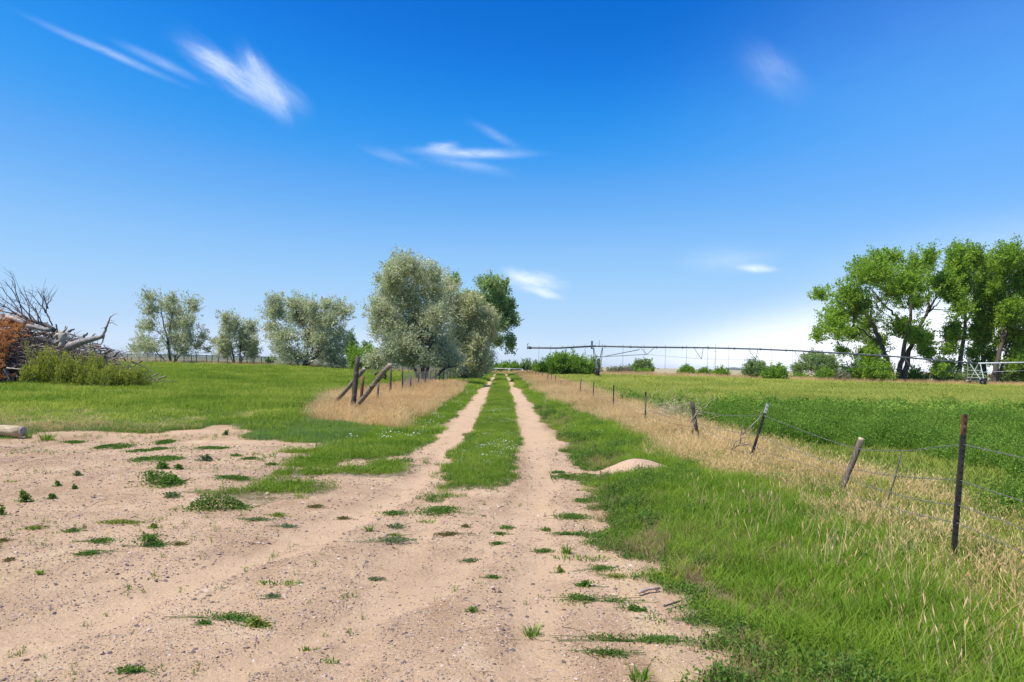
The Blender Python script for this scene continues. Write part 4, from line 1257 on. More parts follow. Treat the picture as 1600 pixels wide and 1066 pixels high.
def tower(px, pt, py0, mat, wid, label):
    """A-frame of four legs, cross braces, drive beam, two wheels"""
    top, bot = pv(px, pt), pv(px, py0)
    z1 = height(bot[0], bot[1])
    Yc = top[1]
    t = MB()
    sx, sy = wid, 1.5
    x0 = top[0]
    beam_z = z1 + .75
    legs = []
    for ix in (-1, 1):
        for iy in (-1, 1):
            legs.append((np.array((x0 + ix * sx, Yc + iy * .25, top[2] - .05)), np.array((x0 + ix * sx * .28 + (sx * .35 if wid > .6 else 0), Yc + iy * sy, beam_z))))
    for a, b_ in legs:
        MB().bar(a, b_, .08, .08, .5, (0, 1, 0)).build('tower_leg', mat, pivot, porg, False)
    for f in (.38, .62, .82):
        mb = MB()
        for i, j in ((0, 2), (1, 3), (0, 1), (2, 3)):
            p, q = legs[i], legs[j]
            mb.bar(p[0] + (p[1] - p[0]) * f, q[0] + (q[1] - q[0]) * f, .06, .06, .5, (0, 0, 1.0001))
        mb.build('tower_brace', mat, pivot, porg, False)
    xb = (legs[0][1][0] + legs[2][1][0]) / 2
    MB().bar((xb, Yc - 2.0, beam_z), (xb, Yc + 2.0, beam_z), .18, .16).build('drive_beam', mat, pivot, porg, False)
    for iy in (-1, 1):
        c = np.array((xb - .22 if iy < 0 else xb + .12, Yc + iy * 1.9, z1 + .55))
        wl = MB()
        a = np.linspace(0, 2 * math.pi, 25)
        prof = [(-.16, .30), (-.17, .46), (-.12, .55), (.12, .55), (.17, .46), (.16, .30)]
        v = np.array([(c[0] + dx, c[1] + math.cos(g) * rr, c[2] + math.sin(g) * rr) for g in a[:-1] for dx, rr in prof])
        f = [(i * 6 + j, i * 6 + j + 1, ((i + 1) % 24) * 6 + j + 1, ((i + 1) % 24) * 6 + j) for i in range(24) for j in range(5)]
        wl.add(v, np.array(f))
        for i in range(12):
            g = a[i * 2]
            dv = np.array((0, math.cos(g), math.sin(g)))
            wl.bar(c + dv * .55 + (-.15, 0, 0), c + dv * .55 + (.15, 0, 0), .05, .05)
        wo = wl.build('wheel', M['rubber'], pivot, porg)
        MB().tube([c - (.1, 0, 0), c + (.1, 0, 0)], .31, 12).build('rim', M['galv'], wo, porg)
    MB().bar((xb, Yc - .35, beam_z + .2), (xb, Yc + .35, beam_z + .2), .3, .3).build('gear_motor', M['galv'], pivot, porg, False)
    return xb


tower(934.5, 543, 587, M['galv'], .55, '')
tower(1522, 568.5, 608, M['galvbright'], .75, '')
c = pv(925, 536)
MB().bar(c - (0, 0, .75), c + (0, 0, .25), .22, .22).build('control_box', M['galv'], pivot, porg, False)
for px, y0, y1 in ((936.5, 543, 532), (941, 545, 537)):
    MB().tube([pv(px, y0), pv(px, y1)], .03, 5).build('aerial', M['galv'], pivot, porg)
MB().tube([pv(824.5, 546), pv(824.3, 537.5), pv(826, 537)], .05, 5).build('end_gun', M['galv'], pivot, porg)
MB().tube([pv(824, 542.5), pv(830, 544)], .17, 8).build('pipe_cap', M['galv'], pivot, porg)

# ------------------------------------------------------------------ soil mound thrown up by a burrow
c = G(986, 741)
n1, n2 = 26, 12
v, f = [], []
for j in range(n2 + 1):
    rr = j / n2
    for i in range(n1):
        a = 2 * math.pi * i / n1
        wob = 1 + .14 * math.sin(3 * a + 1) + .08 * math.sin(5 * a)
        x, y = c[0] + .06 + math.cos(a) * rr * .66 * wob, c[1] + math.sin(a) * rr * .55 * wob
        z = height(x, y) + .17 * math.exp(-(rr * 1.65) ** 2) * (1 + .25 * rr * math.cos(a)) - .012 - .05 * rr ** 6 + (vnoise(x, y, .06) - .5) * .012 * rr * (1 - rr) * 4
        v.append((x, y, float(z)))
for j in range(n2):
    for i in range(n1):
        f.append((j * n1 + i, j * n1 + (i + 1) % n1, (j + 1) * n1 + (i + 1) % n1, (j + 1) * n1 + i))
M['mound'] = rough_mat('fresh loose soil', (.44, .285, .185), (.54, .37, .25), 40, rough=.95, bump=.5, spec=.1)
tag(put_mesh('dirt_mound', v, [np.array(f)], M['mound'], origin=(c[0], c[1], 0)), 'smooth mound of fresh sandy soil beside the right wheel track', 'mound')

# ------------------------------------------------------------------ low weeds on the bare dirt, one by one
def weed(px, py, wp, hp, kind, label, cat='weed', group='weeds growing in the bare dirt'):
    c = G(px, py + hp * .25)
    Yk = c[1]
    sx = wp * Yk / F / 2
    hz = max(.02, hp * Yk / F * (.55 if kind in ('tuft', 'bush') else .28))
    sy = max(.05, min(hp * .55 * Yk * Yk / (F * EYE), sx * 1.2)) * (.5 if kind != 'mat' else .8)
    c[2] = float(height(c[0], c[1]))
    mb = MB()
    if kind in ('tuft', 'grass'):
        n = int(np.clip(90 * sx / .2, 40, 260))
        for k in range(n):
            a, rr = rng.uniform(0, 2 * math.pi), math.sqrt(rng.random())
            b0 = c + np.array((math.cos(a) * sx * rr * (.45 if kind == 'tuft' else .9), math.sin(a) * sy * rr * .8, 0))
            dv = np.array((math.cos(a) * rr * .9, math.sin(a) * rr * .9, 0)) + rng.normal(0, .25, 3)
            L = hz * rng.uniform(.6, 1.35)
            lean = dv * L * .75
            wv = .0035 + .002 * rng.random()
            s = np.cross(lean + (0, 0, L), rng.normal(0, 1, 3))
            s /= np.linalg.norm(s)
            m1 = b0 + lean * .35 + (0, 0, L * .6)
            tp = b0 + lean * 1.05 + (0, 0, L * .95)
            mb.add([b0 - s * wv, b0 + s * wv, m1 + s * wv * .8, m1 - s * wv * .8, tp], [np.array([(0, 1, 2, 3)]), np.array([(3, 2, 4)])], rng.random())
        mat = M['weedgrass']
    else:
        n = int(np.clip(1300 * sx * max(sy, .08) / .04 * (1.2 if kind == 'bush' else .7), 90, 1500))
        lob = max(1, int(sx / .09))
        lc = rng.uniform(-1, 1, lob) * .85
        ly = rng.uniform(-1, 1, lob) * .6
        w_ = rng.integers(0, lob, n)
        spread = np.clip(.5 if lob < 3 else .28, .2, .6)
        out_ = np.where(rng.random(n) < .14, 2.2, 1.)
        x = lc[w_] + rng.normal(0, spread, n) * .7 * out_
        y = ly[w_] + rng.normal(0, .42, n) * out_
        x, y = np.clip(x, -1.6, 1.6), np.clip(y, -1.8, 1.8)
        env = np.sqrt(np.clip(1.1 - (x * x * .75 + y * y * .7), .03, 1)) * (.5 + fbm(x * 2 + px, y * 2 + py, .5))
        z = rng.random(n) ** .7 * env * hz * (1.5 if kind == 'bush' else 1.)
        ctr = np.stack([c[0] + x * sx, c[1] + y * sy, c[2] + .004 + z], 1)
        sz = rng.uniform(.012, .028, n) * (1.25 if kind == 'bush' else 1.) * np.clip(Yk / 7, .8, 1.7)
        nm = np.stack([x, y, np.full(n, .55)], 1)
        v, q, a = leaves(ctr, nm, sz, .55, np.clip(rng.normal(.45, .2, n), 0, 1), .7)
        mb.add(v, q, a)
        for k in range(5 if kind == 'mat' else 2):
            a_, b2 = c + (rng.uniform(-1.4, -.2) * sx, rng.uniform(-.9, .9) * sy, .006), c + (rng.uniform(.2, 1.4) * sx, rng.uniform(-.9, .9) * sy, .006)
            mb.tube(wander(a_, b2, 7, .05) * (1, 1, 0) + (0, 0, c[2] + .006), .0016, 3, .1, cap=False)
        for k in range(min(24, n // 12)):
            i = rng.integers(0, n)
            mb.tube([c + (x[i] * sx * .3, y[i] * sy * .3, .003), ctr[i]], .002, 3, .2, cap=False)
        mat = M['weedleaf' if not any(q in label for q in ('brown', 'grey', 'yellow', 'pale', 'dull', 'olive')) else 'weedbrown' if 'brown' in label else 'weedyellow' if ('yellow' in label or 'olive' in label) else 'weedgrey']
    o = mb.build('weed_clump' if kind not in ('tuft', 'grass') else 'grass_tuft', mat, None, c, False)
    return tag(o, label, cat, group)


M['weedgrass'] = leaf_mat('tuft blade', (0.1, 0.19, 0.025), (0.17, 0.29, 0.04), (0.33, 0.42, 0.08), .4, False)
M['weedbrown'] = leaf_mat('brownish weed', (.10, .09, .035), (.17, .155, .05), (.27, .23, .08), .3, False)
M['weedyellow'] = leaf_mat('yellow green weed', (.13, .17, .03), (.22, .27, .05), (.36, .36, .09), .35, False)
M['weedgrey'] = leaf_mat('grey green weed', (.11, .15, .07), (.17, .22, .10), (.27, .31, .15), .3, False)
WEEDS = [
    (237, 753, 78, 24, 'bush', 'bushy dark weed standing alone in the middle of the bare yard'),
    (338, 790, 74, 24, 'bush', 'bushy dark weed at the left tip of the flowering patch'),
    (190, 690, 56, 12, 'mat', 'spreading weed on the far yard edge, right of the spiky tuft'),
    (212, 700, 40, 7, 'mat', 'thin trailing weed joined to the far edge weed'),
    (250, 684, 44, 11, 'mat', 'flat weed near the grass line at the back of the yard'),
    (250, 697, 28, 7, 'mat', 'small flat weed just below the one by the grass line'),
    (237, 715, 72, 12, 'mat', 'long flat weed above the bushy dark one'),
    (252, 732, 24, 12, 'bush', 'little upright weed between the long flat weed and the bushy one'),
    (278, 733, 14, 8, 'bush', 'tiny round weed right of the little upright weed'),
    (74, 680, 34, 20, 'tuft', 'spiky dark grass tuft right of the cut log', ),
    (45, 679, 14, 14, 'tuft', 'small tuft touching the end of the cut log'),
    (8, 680, 34, 12, 'grass', 'grass tuft in front of the cut log'),
    (105, 686, 30, 7, 'mat', 'dark weed strip trailing from the spiky tuft'),
    (34, 779, 26, 20, 'bush', 'weed with scattered sprigs near the left side of the yard'),
    (4, 800, 16, 17, 'bush', 'weed cut by the left edge of the picture'),
    (16, 751, 26, 9, 'grass', 'pale green tuft at the far left of the yard'),
    (189, 816, 68, 8, 'mat', 'yellowish flat weed strip across the yard'),
    (242, 824, 16, 8, 'bush', 'tiny weed at the right end of the yellowish strip'),
    (62, 824, 40, 8, 'mat', 'faint thin weed strip left of the yellowish one'),
    (120, 829, 34, 9, 'mat', 'flat weed between the faint strip and the large patch'),
    (219, 850, 54, 22, 'bush', 'thickest clump of the large yard patch'),
    (150, 845, 52, 12, 'mat', 'left wing of the large yard patch'),
    (270, 849, 30, 8, 'mat', 'brownish right tail of the large yard patch'),
    (236, 836, 34, 8, 'mat', 'thin upper fringe of the large yard patch'),
    (155, 864, 58, 12, 'mat', 'weed strip just below the large yard patch'),
    (12, 843, 24, 9, 'mat', 'brownish flat weed near the left picture edge'),
    (63, 897, 15, 12, 'tuft', 'tiny lone three-leaved sprout in the gravel'),
    (11, 878, 16, 6, 'mat', 'small sprig at the left picture edge below the brownish weed'),
    (435, 911, 78, 14, 'grass', 'grassy weed strip on the gravel with upright blades at its right'),
    (428, 934, 36, 8, 'mat', 'small grey-green sprig under the grassy strip'),
    (340, 959, 122, 16, 'mat', 'longest deep green weed strip in the left gravel'),
    (388, 974, 44, 16, 'bush', 'yellowish scattered sprigs under the longest strip'),
    (312, 972, 28, 8, 'mat', 'small patch under the left end of the longest strip'),
    (212, 1040, 66, 15, 'mat', 'dark weed nearest the bottom left corner'),
    (485, 1005, 38, 8, 'grass', 'thin grass wisp near the bottom, left of middle'),
    (517, 1026, 38, 13, 'grass', 'grass wisp nearest the bottom, left of middle'),
    (602, 843, 90, 11, 'mat', 'long grey-green weed strip below the lane grass'),
    (623, 820, 38, 9, 'mat', 'oval dark weed above the long grey-green strip'),
    (577, 826, 20, 15, 'tuft', 'light spiky tuft above the left end of the grey-green strip'),
    (622, 834, 36, 5, 'mat', 'olive flat weed just above the grey-green strip'),
    (622, 800, 50, 8, 'mat', 'left arm of the green band that ends the lane grass'),
    (710, 795, 76, 14, 'mat', 'right arm of the green band that ends the lane grass'),
    (666, 806, 34, 18, 'grass', 'bright grass tuft in the middle of the green band'),
    (700, 770, 64, 22, 'grass', 'bright grass tuft at the tip of the lane grass'),
    (718, 831, 48, 8, 'mat', 'brown-green trailing weed in the middle of the road'),
    (790, 818, 30, 6, 'mat', 'dark flat weed in the right wheel track'),
    (783, 828, 34, 5, 'mat', 'thin trailing weed right under the dark flat one'),
    (787, 842, 28, 5, 'mat', 'thin dark weed lowest of three in the right wheel track'),
    (848, 821, 22, 6, 'mat', 'small flat weed near the right verge'),
    (728, 820, 16, 5, 'mat', 'tiny flat weed right of the brown-green trailer'),
    (740, 869, 42, 7, 'mat', 'grey-green flat weed alone in the road middle'),
    (765, 901, 32, 6, 'mat', 'dark flat weed below the one alone in the road middle'),
    (595, 900, 42, 7, 'mat', 'faint dull weed in the left of the road'),
    (738, 951, 22, 9, 'mat', 'small bright weed in the lower road middle'),
    (832, 980, 50, 30, 'tuft', 'bright spiky grass tuft standing alone in the gravel'),
    (1000, 1056, 62, 34, 'tuft', 'tall dark-based grass tuft at the bottom edge'),
    (885, 858, 30, 22, 'tuft', 'taller grass tuft at the left tip of the near verge finger'),
    (912, 868, 104, 18, 'grass', 'thick finger of grass reaching from the verge into the road'),
    (858, 855, 44, 8, 'mat', 'dark trailing weed left of the thick grass finger'),
    (868, 886, 22, 12, 'bush', 'small yellowish weed below the thick grass finger'),
    (930, 886, 66, 13, 'mat', 'green weed spreading below the thick grass finger'),
    (955, 896, 48, 8, 'mat', 'yellow-green weed strip next to the spreading one'),
    (926, 911, 34, 11, 'bush', 'ragged little weed above the long bright strip'),
    (938, 931, 128, 16, 'mat', 'long bright weed strip reaching out from the verge'),
    (978, 950, 40, 10, 'bush', 'small weed in the dirt under the long bright strip'),
    (1000, 999, 200, 18, 'mat', 'widest weed mat near the bottom right of the gravel'),
    (945, 1018, 98, 13, 'mat', 'lower fringe of the widest weed mat'),
    (900, 843 - 10, 60, 7, 'mat', 'thin weed finger above the thick grass one'),
    (895, 805, 66, 11, 'mat', 'dark weed finger pointing left from the upper verge'),
    (912, 781, 34, 8, 'mat', 'short weed finger by the bright verge corner'),
    (905, 740, 56, 9, 'mat', 'dark weed along the near side of the soil mound'),
    (876, 735, 24, 6, 'mat', 'small flat weed left of the weed by the soil mound'),
    (397, 813, 54, 7, 'mat', 'grey-green trailing weed below the flowering patch'),
    (438, 823, 36, 6, 'mat', 'dark trailing weed just right of the grey-green trailer'),
    (432, 805, 34, 7, 'mat', 'yellow-green weed strip above the grey-green trailer'),
    (493, 792, 28, 6, 'mat', 'short brownish weed right of the flowering patch'),
    (543, 803, 28, 5, 'mat', 'thin brown weed strip in the left wheel track'),
    (365, 748, 54, 8, 'mat', 'long thin weed left of the flowering patch'),
    (399, 716, 28, 8, 'mat', 'flat weed at the back of the yard left of the grass'),
    (425, 725, 20, 7, 'mat', 'small weed stepping from the back flat weed to the grass'),
    (327, 697, 36, 9, 'mat', 'green weed below the highest point of the dirt yard'),
    (367, 712, 18, 5, 'mat', 'tiny dark weed between the two back yard weeds'),
    (322, 719, 22, 11, 'bush', 'round pale weed below the green weed in the back yard'),
    (355, 676, 10, 9, 'bush', 'tiny pale weed at the highest point of the dirt yard'),
    (265, 776, 28, 9, 'bush', 'pale trailing weed just under the bushy dark one'),
    (115, 762, 10, 8, 'bush', 'single sprout left of the bushy dark weed'),
    (88, 757, 10, 9, 'bush', 'sprout second left of the bushy dark weed'),
    (118, 743, 14, 8, 'bush', 'greyish sprout above the single sprout'),
    (82, 777, 14, 8, 'bush', 'thin sprout right of the weed with scattered sprigs'),
]
for r_ in WEEDS:
    weed(*r_)

# ------------------------------------------------------------------ ground cover: real blades, scattered
PROTO = bpy.data.collections


def tint_of(x, y, s, mean=.5, amp=.9):
    return np.clip(mean + (fbm(x, y, s) - .5) * amp * 2 + rng.normal(0, .12, len(x)), 0, 1)


def blades(n, rad, h0, h1, wid, lean, heads=0., segs=3, curl=.5):
    mb = MB()
    for k in range(n):
        a, rr = rng.uniform(0, 2 * math.pi), math.sqrt(rng.random()) * rad
        b0 = np.array((math.cos(a) * rr, math.sin(a) * rr, -.02))
        g = rng.uniform(0, 2 * math.pi)
        L = rng.uniform(h0, h1)
        lv = np.array((math.cos(g), math.sin(g), 0)) * L * lean * rng.uniform(.2, 1.3)
        sd = np.array((-math.sin(g), math.cos(g), 0)) + rng.normal(0, .3, 3)
        sd /= np.linalg.norm(sd)
        v = []
        for i in range(segs):
            f = i / segs
            c = b0 + lv * f ** (1 + curl * 2) + np.array((0, 0, L * (f - curl * .18 * f * f)))
            ww = wid * (1 - f * .55) * .5
            v += [c - sd * ww, c + sd * ww]
        tp = b0 + lv + np.array((0, 0, L * (1 - curl * .18)))
        v.append(tp)
        q = np.array([(2 * i, 2 * i + 1, 2 * i + 3, 2 * i + 2) for i in range(segs - 1)]).reshape(-1, 4)
        tv = rng.random()
        mb.add(v, [q, np.array([(2 * segs - 2, 2 * segs - 1, 2 * segs)])], tv)
        if rng.random() < heads:
            e1 = np.array((.35 * math.cos(g), .35 * math.sin(g), 1.))
            e1 /= np.linalg.norm(e1)
            for _ in range(3):
                s = np.cross(e1, rng.normal(0, 1, 3))
                s /= np.linalg.norm(s)
                hl, hw = rng.uniform(.04, .09), rng.uniform(.002, .005)
                mb.add([tp - e1 * hl * .6, tp + s * hw, tp + e1 * hl * .5, tp - s * hw], np.array([(0, 1, 2, 3)]), min(1, tv + .25))
    return mb


def bushlet(n, rad, h0, h1, leafL, per):
    """upright leafy stems, for the lush field"""
    mb = MB()
    for k in range(n):
        a, rr = rng.uniform(0, 2 * math.pi), math.sqrt(rng.random()) * rad
        b0 = np.array((math.cos(a) * rr, math.sin(a) * rr, 0))
        h = rng.uniform(h0, h1)
        tp = b0 + np.array((rng.normal(0, .12), rng.normal(0, .12), 1)) * h
        mb.tube([b0, tp], (.0025, .0015), 3, .2, cap=False)
        tt = rng.uniform(.15, 1.03, per)
        c = b0 + (tp - b0) * tt[:, None] + rng.normal(0, .026, (per, 3))
        v, q, av = leaves(c, np.repeat(np.array([[0, 0, .5]]), per, 0), rng.uniform(.6, 1.2, per) * leafL, .5, np.clip(rng.random(per) * .6 + .4 * tt, 0, 1), 1.)
        mb.add(v, q, av)
    return mb


def scatter(name, label, x, y, scl, protos, mat, tint, cat=None, zscl=None, lift=0., flat=False, zs=None, tilt=.12):
    """one object of ground cover: the clumps in protos set on the points, each turned and sized on its own"""
    coll = bpy.data.collections.new(name + ' clumps')
    for k, b_ in enumerate(protos):
        me = put_mesh('proto %02d %s' % (k, name), np.concatenate(b_.v), [np.concatenate(q) for q in b_.f.values()], mat, None, (0, 0, 0), flat, {'tv': np.concatenate(b_.a)})
        coll.objects.link(me)
    n = len(x)
    z = height(x, y) + lift if zs is None else zs
    me = bpy.data.meshes.new(name)
    me.vertices.add(n)
    me.vertices.foreach_set('co', np.stack([x, y, z], 1).astype(np.float32).ravel())
    rot = np.stack([rng.normal(0, tilt, n), rng.normal(0, tilt, n), rng.uniform(0, 2 * math.pi, n)], 1)
    s3 = np.stack([scl, scl, scl * (zscl if zscl is not None else 1.)], 1)
    for k, a in (('turn', rot), ('size', s3)):
        at_ = me.attributes.new(k, 'FLOAT_VECTOR', 'POINT')
        at_.data.foreach_set('vector', a.astype(np.float32).ravel())
    at_ = me.attributes.new('tint', 'FLOAT', 'POINT')
    at_.data.foreach_set('value', np.asarray(tint, np.float32))
    at_ = me.attributes.new('pick', 'INT', 'POINT')
    at_.data.foreach_set('value', rng.integers(0, len(protos), n).astype(np.int32))
    me.materials.append(mat)
    o = bpy.data.objects.new(name, me)
    COL.objects.link(o)
    ng = bpy.data.node_groups.new(name, 'GeometryNodeTree')
    ng.interface.new_socket('Geometry', in_out='INPUT', socket_type='NodeSocketGeometry')
    ng.interface.new_socket('Geometry', in_out='OUTPUT', socket_type='NodeSocketGeometry')
    t = NT(ng)
    gi, go = ng.nodes.new('NodeGroupInput'), ng.nodes.new('NodeGroupOutput')
    ci = ng.nodes.new('GeometryNodeCollectionInfo')
    ci.inputs['Collection'].default_value = coll
    ci.inputs['Separate Children'].default_value = True
    ci.inputs['Reset Children'].default_value = True
    ip = ng.nodes.new('GeometryNodeInstanceOnPoints')

    def named(nm, tp):
        nd = ng.nodes.new('GeometryNodeInputNamedAttribute')
        nd.data_type = tp
        nd.inputs['Name'].default_value = nm
        return nd.outputs['Attribute']
    er = ng.nodes.new('FunctionNodeEulerToRotation')
    mp = ng.nodes.new('GeometryNodeMeshToPoints')
    t.l.new(gi.outputs[0], mp.inputs['Mesh'])
    t.l.new(mp.outputs[0], ip.inputs['Points'])
    t.l.new(ci.outputs[0], ip.inputs['Instance'])
    ip.inputs['Pick Instance'].default_value = True
    t.l.new(named('pick', 'INT'), ip.inputs['Instance Index'])
    t.l.new(named('turn', 'FLOAT_VECTOR'), er.inputs[0])
    t.l.new(er.outputs[0], ip.inputs['Rotation'])
    t.l.new(named('size', 'FLOAT_VECTOR'), ip.inputs['Scale'])
    t.l.new(ip.outputs[0], go.inputs[0])
    md = o.modifiers.new('scatter', 'NODES')
    md.node_group = ng
    return tag(o, label, cat, kind='stuff')


def sow(bands, keep):
    """random points: bands of (x0, x1, y0, y1, per square metre, size); x may fan out with distance"""
    xs, ys, ss = [], [], []
    for x0, x1, y0, y1, dens, s in bands:
        f0, f1 = (x0 if callable(x0) else (lambda q, c=x0: c + 0 * q)), (x1 if callable(x1) else (lambda q, c=x1: c + 0 * q))
        lo, hi = min(f0(np.array([y0, y1]))), max(f1(np.array([y0, y1])))
        n = int((hi - lo) * (y1 - y0) * dens)
        x, y = rng.uniform(lo, hi, n), rng.uniform(y0, y1, n)
        k = (x >= f0(y)) & (x <= f1(y))
        x, y = x[k], y[k]
        if not len(x):
            continue
        k = keep(x, y)
        xs.append(x[k])
        ys.append(y[k])
        ss.append(np.full(k.sum(), s))
    x, y, s = np.concatenate(xs), np.concatenate(ys), np.concatenate(ss)
    return x, y, s * rng.uniform(.7, 1.3, len(x))


right_edge = lambda y: .80 * y + 2.5
left_edge = lambda y: -.80 * y - 2.5
GRASS_TALL = [blades(42, .11, .12, .30, .0065, .55) for _ in range(4)]
GRASS_LOW = [blades(56, .14, .03, .09, .006, .7) for _ in range(4)]
GRASS_FAR = [blades(46, .22, .10, .26, .014, .5) for _ in range(3)]
DRY_TALL = [blades(30, .14, .20, .56, .0042, .45, .6, 3, .6) for _ in range(4)]
DRY_FAR = [blades(34, .22, .22, .50, .010, .4, .8, 2, .5) for _ in range(3)]
LUSH = [bushlet(15, .15, .22, .42, .034, 16) for _ in range(4)]
LUSH_FAR = [bushlet(15, .26, .22, .40, .075, 11) for _ in range(3)]
PETALS = []
for _ in range(3):
    mb = MB()
    for k in range(5):
        c = np.array((rng.normal(0, .06), rng.normal(0, .06), rng.uniform(.03, .07)))
        a = np.arange(6) * math.pi / 3
        r_ = rng.uniform(.009, .014)
        mb.add([c - (0, 0, .006)] + [c + (math.cos(g) * r_, math.sin(g) * r_, .003) for g in a], np.array([(0, 1 + i, 1 + (i + 1) % 6) for i in range(6)]), rng.random())
    PETALS.append(mb)
ROCKS = []
for _ in range(4):
    mb = MB()
    v = np.array([(0, 0, 1), (1, 0, 0), (.5, .87, .1), (-.5, .87, -.1), (-1, 0, .1), (-.5, -.87, 0), (.5, -.87, -.1), (0, 0, -1)], float) * (1, .8, .55) * rng.uniform(.75, 1.2, (8, 3))
    f = [(0, 1 + i, 1 + (i + 1) % 6) for i in range(6)] + [(7, 1 + (i + 1) % 6, 1 + i) for i in range(6)]
    mb.add(v, np.array(f))
    ROCKS.append(mb)


def green_patch(x, y):
    return dirt_field(x, y)


# right verge
def k_verge(x, y):
    dn_ = dirt_field(x, y)
    dr_ = dry_field(x, y)
    patch = fbm(x + 3, y + 8, .55)
    thin = np.interp(x - drift(y) - lane_right(y), [0, .45, 1.0], [.40, .75, 1.])     # sparser by the wheel track
    return (dn_ < -.02) & (x - drift(y) > .5) & (x - drift(y) < 4.9) & (rng.random(len(x)) < np.where(dr_ > .1, .55, thin)) & (patch > .22 + .14 * (1 - thin))


x, y, s = sow([(.5, 5.2, 2.6, 11, 190, .85), (.8, 4.7, 11, 24, 90, 1.0), (lambda q: .8 + drift(q), lambda q: 4.9 + drift(q), 24, 45, 45, 1.1)], k_verge)
zsc = np.interp(x - drift(y) - lane_right(y), [0, .5, 1.1], [.38, .7, 1.]) * np.interp(y, [3, 8, 13], [.78, .76, .66]) * (.7 + .6 * fbm(x, y, .8))
ti = np.clip(tint_of(x, y, 1.1, .46, .7) * .5 + .5 * tint_of(x + 50, y, .35, .46, 1.) + .5 * smooth(-.5, .3, dry_field(x, y)) * .6, 0, 1)
scatter('verge_grass', 'thick green grass on the verge between the wheel track and the barbed fence', x, y, s, GRASS_TALL, M['verge'], ti, 'grass', zscl=zsc)
THATCH = [blades(40, .13, .04, .16, .004, 1.1) for _ in range(3)]
BROAD = [bushlet(11, .10, .05, .16, .026, 10) for _ in range(3)]
x, y, s = sow([(.9, 4.5, 2.6, 12, 60, .9), (.9, 3., 12, 26, 26, 1.1)], lambda x, y: (dirt_field(x, y) < -.02) & ((fbm(x + 71, y, .9) > np.interp(x - lane_right(y), [0, .6, 1.3], [.36, .5, .60])) | (fbm(x + 3, y + 8, .55) < .36)))
scatter('thatch', 'short dry brownish thatch between the verge grass', x, y, s, THATCH, M['thatch'], tint_of(x, y, .8, .5), 'grass')
x, y, s = sow([(.9, 4.2, 2.6, 12, 60, .9), (.9, 2.8, 12, 26, 30, 1.1)], lambda x, y: (dirt_field(x, y) < -.02) & (fbm(x + 17, y + 5, .8) > .53))
scatter('broad_weeds', 'broad leaved weeds mixed into the verge grass', x, y, s, BROAD, M['weedleaf'], tint_of(x, y, .7, .5), 'weeds')
x, y, s = sow([(2.0, 5.2, 2.6, 5.5, 26, .8), (2.0, 5.2, 5.5, 12, 12, .8)], lambda x, y: (dirt_field(x, y) < -.1) & (fbm(x + 27, y + 15, 1.3) > .47))
scatter('dry_stalks', 'scattered tan seed stalks standing in the green verge', x, y, s, [blades(8, .12, .22, .46, .0035, .4, .7, 3, .6) for _ in range(3)], M['dry'], tint_of(x, y, .7, .6), 'grass')
x, y, s = sow([(lambda q: .8 + drift(q), lambda q: 2.6 + drift(q), 45, 113, 16, 1.6), (lambda q: -6.5 + drift(q), lambda q: -1.6 + drift(q), 45, 113, 16, 1.6), (lambda q: -.95 + drift(q), lambda q: .24 + drift(q), 45, 113, 26, 1.1)], lambda x, y: dirt_field(x, y) < -.05)
scatter('far_verge_grass', 'green grass of the distant verges and lane middle', x, y, s, GRASS_FAR, M['strip'], tint_of(x, y, 3, .5), 'grass', zscl=np.full(len(x), .7))


# grass strip between the wheel tracks, left verge and the short bluish turf by the yard
def k_left(x, y):
    return (dirt_field(x, y) < -.03) & (dry_field(x, y) < .15)


x, y, s = sow([(-1.1, .4, 7.8, 24, 150, .9), (lambda q: -1.1 + drift(q), lambda q: .4 + drift(q), 24, 45, 70, 1.0)], lambda x, y: (dirt_field(x, y) < -.02) & (rng.random(len(x)) < smooth(7.4, 9.4, y)))
scatter('lane_grass', 'green grass strip between the two wheel tracks', x, y, s, GRASS_LOW, M['strip'], tint_of(x, y, .8, .5), 'grass', zscl=.8 + 1.0 * fbm(x, y, .7))
x, y, s = sow([(-9, -1.6, 10, 24, 80, 1.1), (-5.4, -1.6, 24, 45, 45, 1.3)], lambda x, y: k_left(x, y) & ((x > -4.7) | (y < 20)))
scatter('left_verge_grass', 'low green grass on the left verge beside the wheel track', x, y, s, GRASS_LOW, M['verge'], tint_of(x, y, 1.2, .5), 'grass', zscl=.75 + 1.1 * fbm(x, y, 1.1))
x, y, s = sow([(-16, -3.2, 13, 19.5, 85, 1.3)], lambda x, y: (dirt_field(x, y) < .25) & (dry_field(x, y) < .15) & (rng.random(len(x)) < smooth(.25, -.3, dirt_field(x, y))) & (x < -3.2 + .15 * rng.normal(0, 1, len(x))))
scatter('short_turf', 'short bluish green turf at the back edge of the dirt yard', x, y, s, GRASS_LOW, M['lawn'], np.clip(tint_of(x, y, 1.6, .5) + .35 * smooth(-7, -12, x), 0, 1), 'grass', zscl=.8 + .6 * fbm(x, y, 1.1))


x, y, s = sow([(-5.5, -1.7, 7, 12.6, 260, .9)], lambda x, y: (dirt_field(x, y) < .03) & (x - drift(y) < -1.65) & (rng.random(len(x)) < smooth(.04, -.35, dirt_field(x, y)) * .9 + .06) & (fbm(x + 5, y, .35) > .36))
scatter('low_weeds', 'low leafy green weeds with tiny white flowers spreading over the yard edge', x, y, s, [bushlet(9, .09, .02, .06, .024, 7) for _ in range(3)] + GRASS_LOW[:2], M['strip'], tint_of(x, y, .6, .45), 'weeds', zscl=.7 + .8 * fbm(x, y, .6))


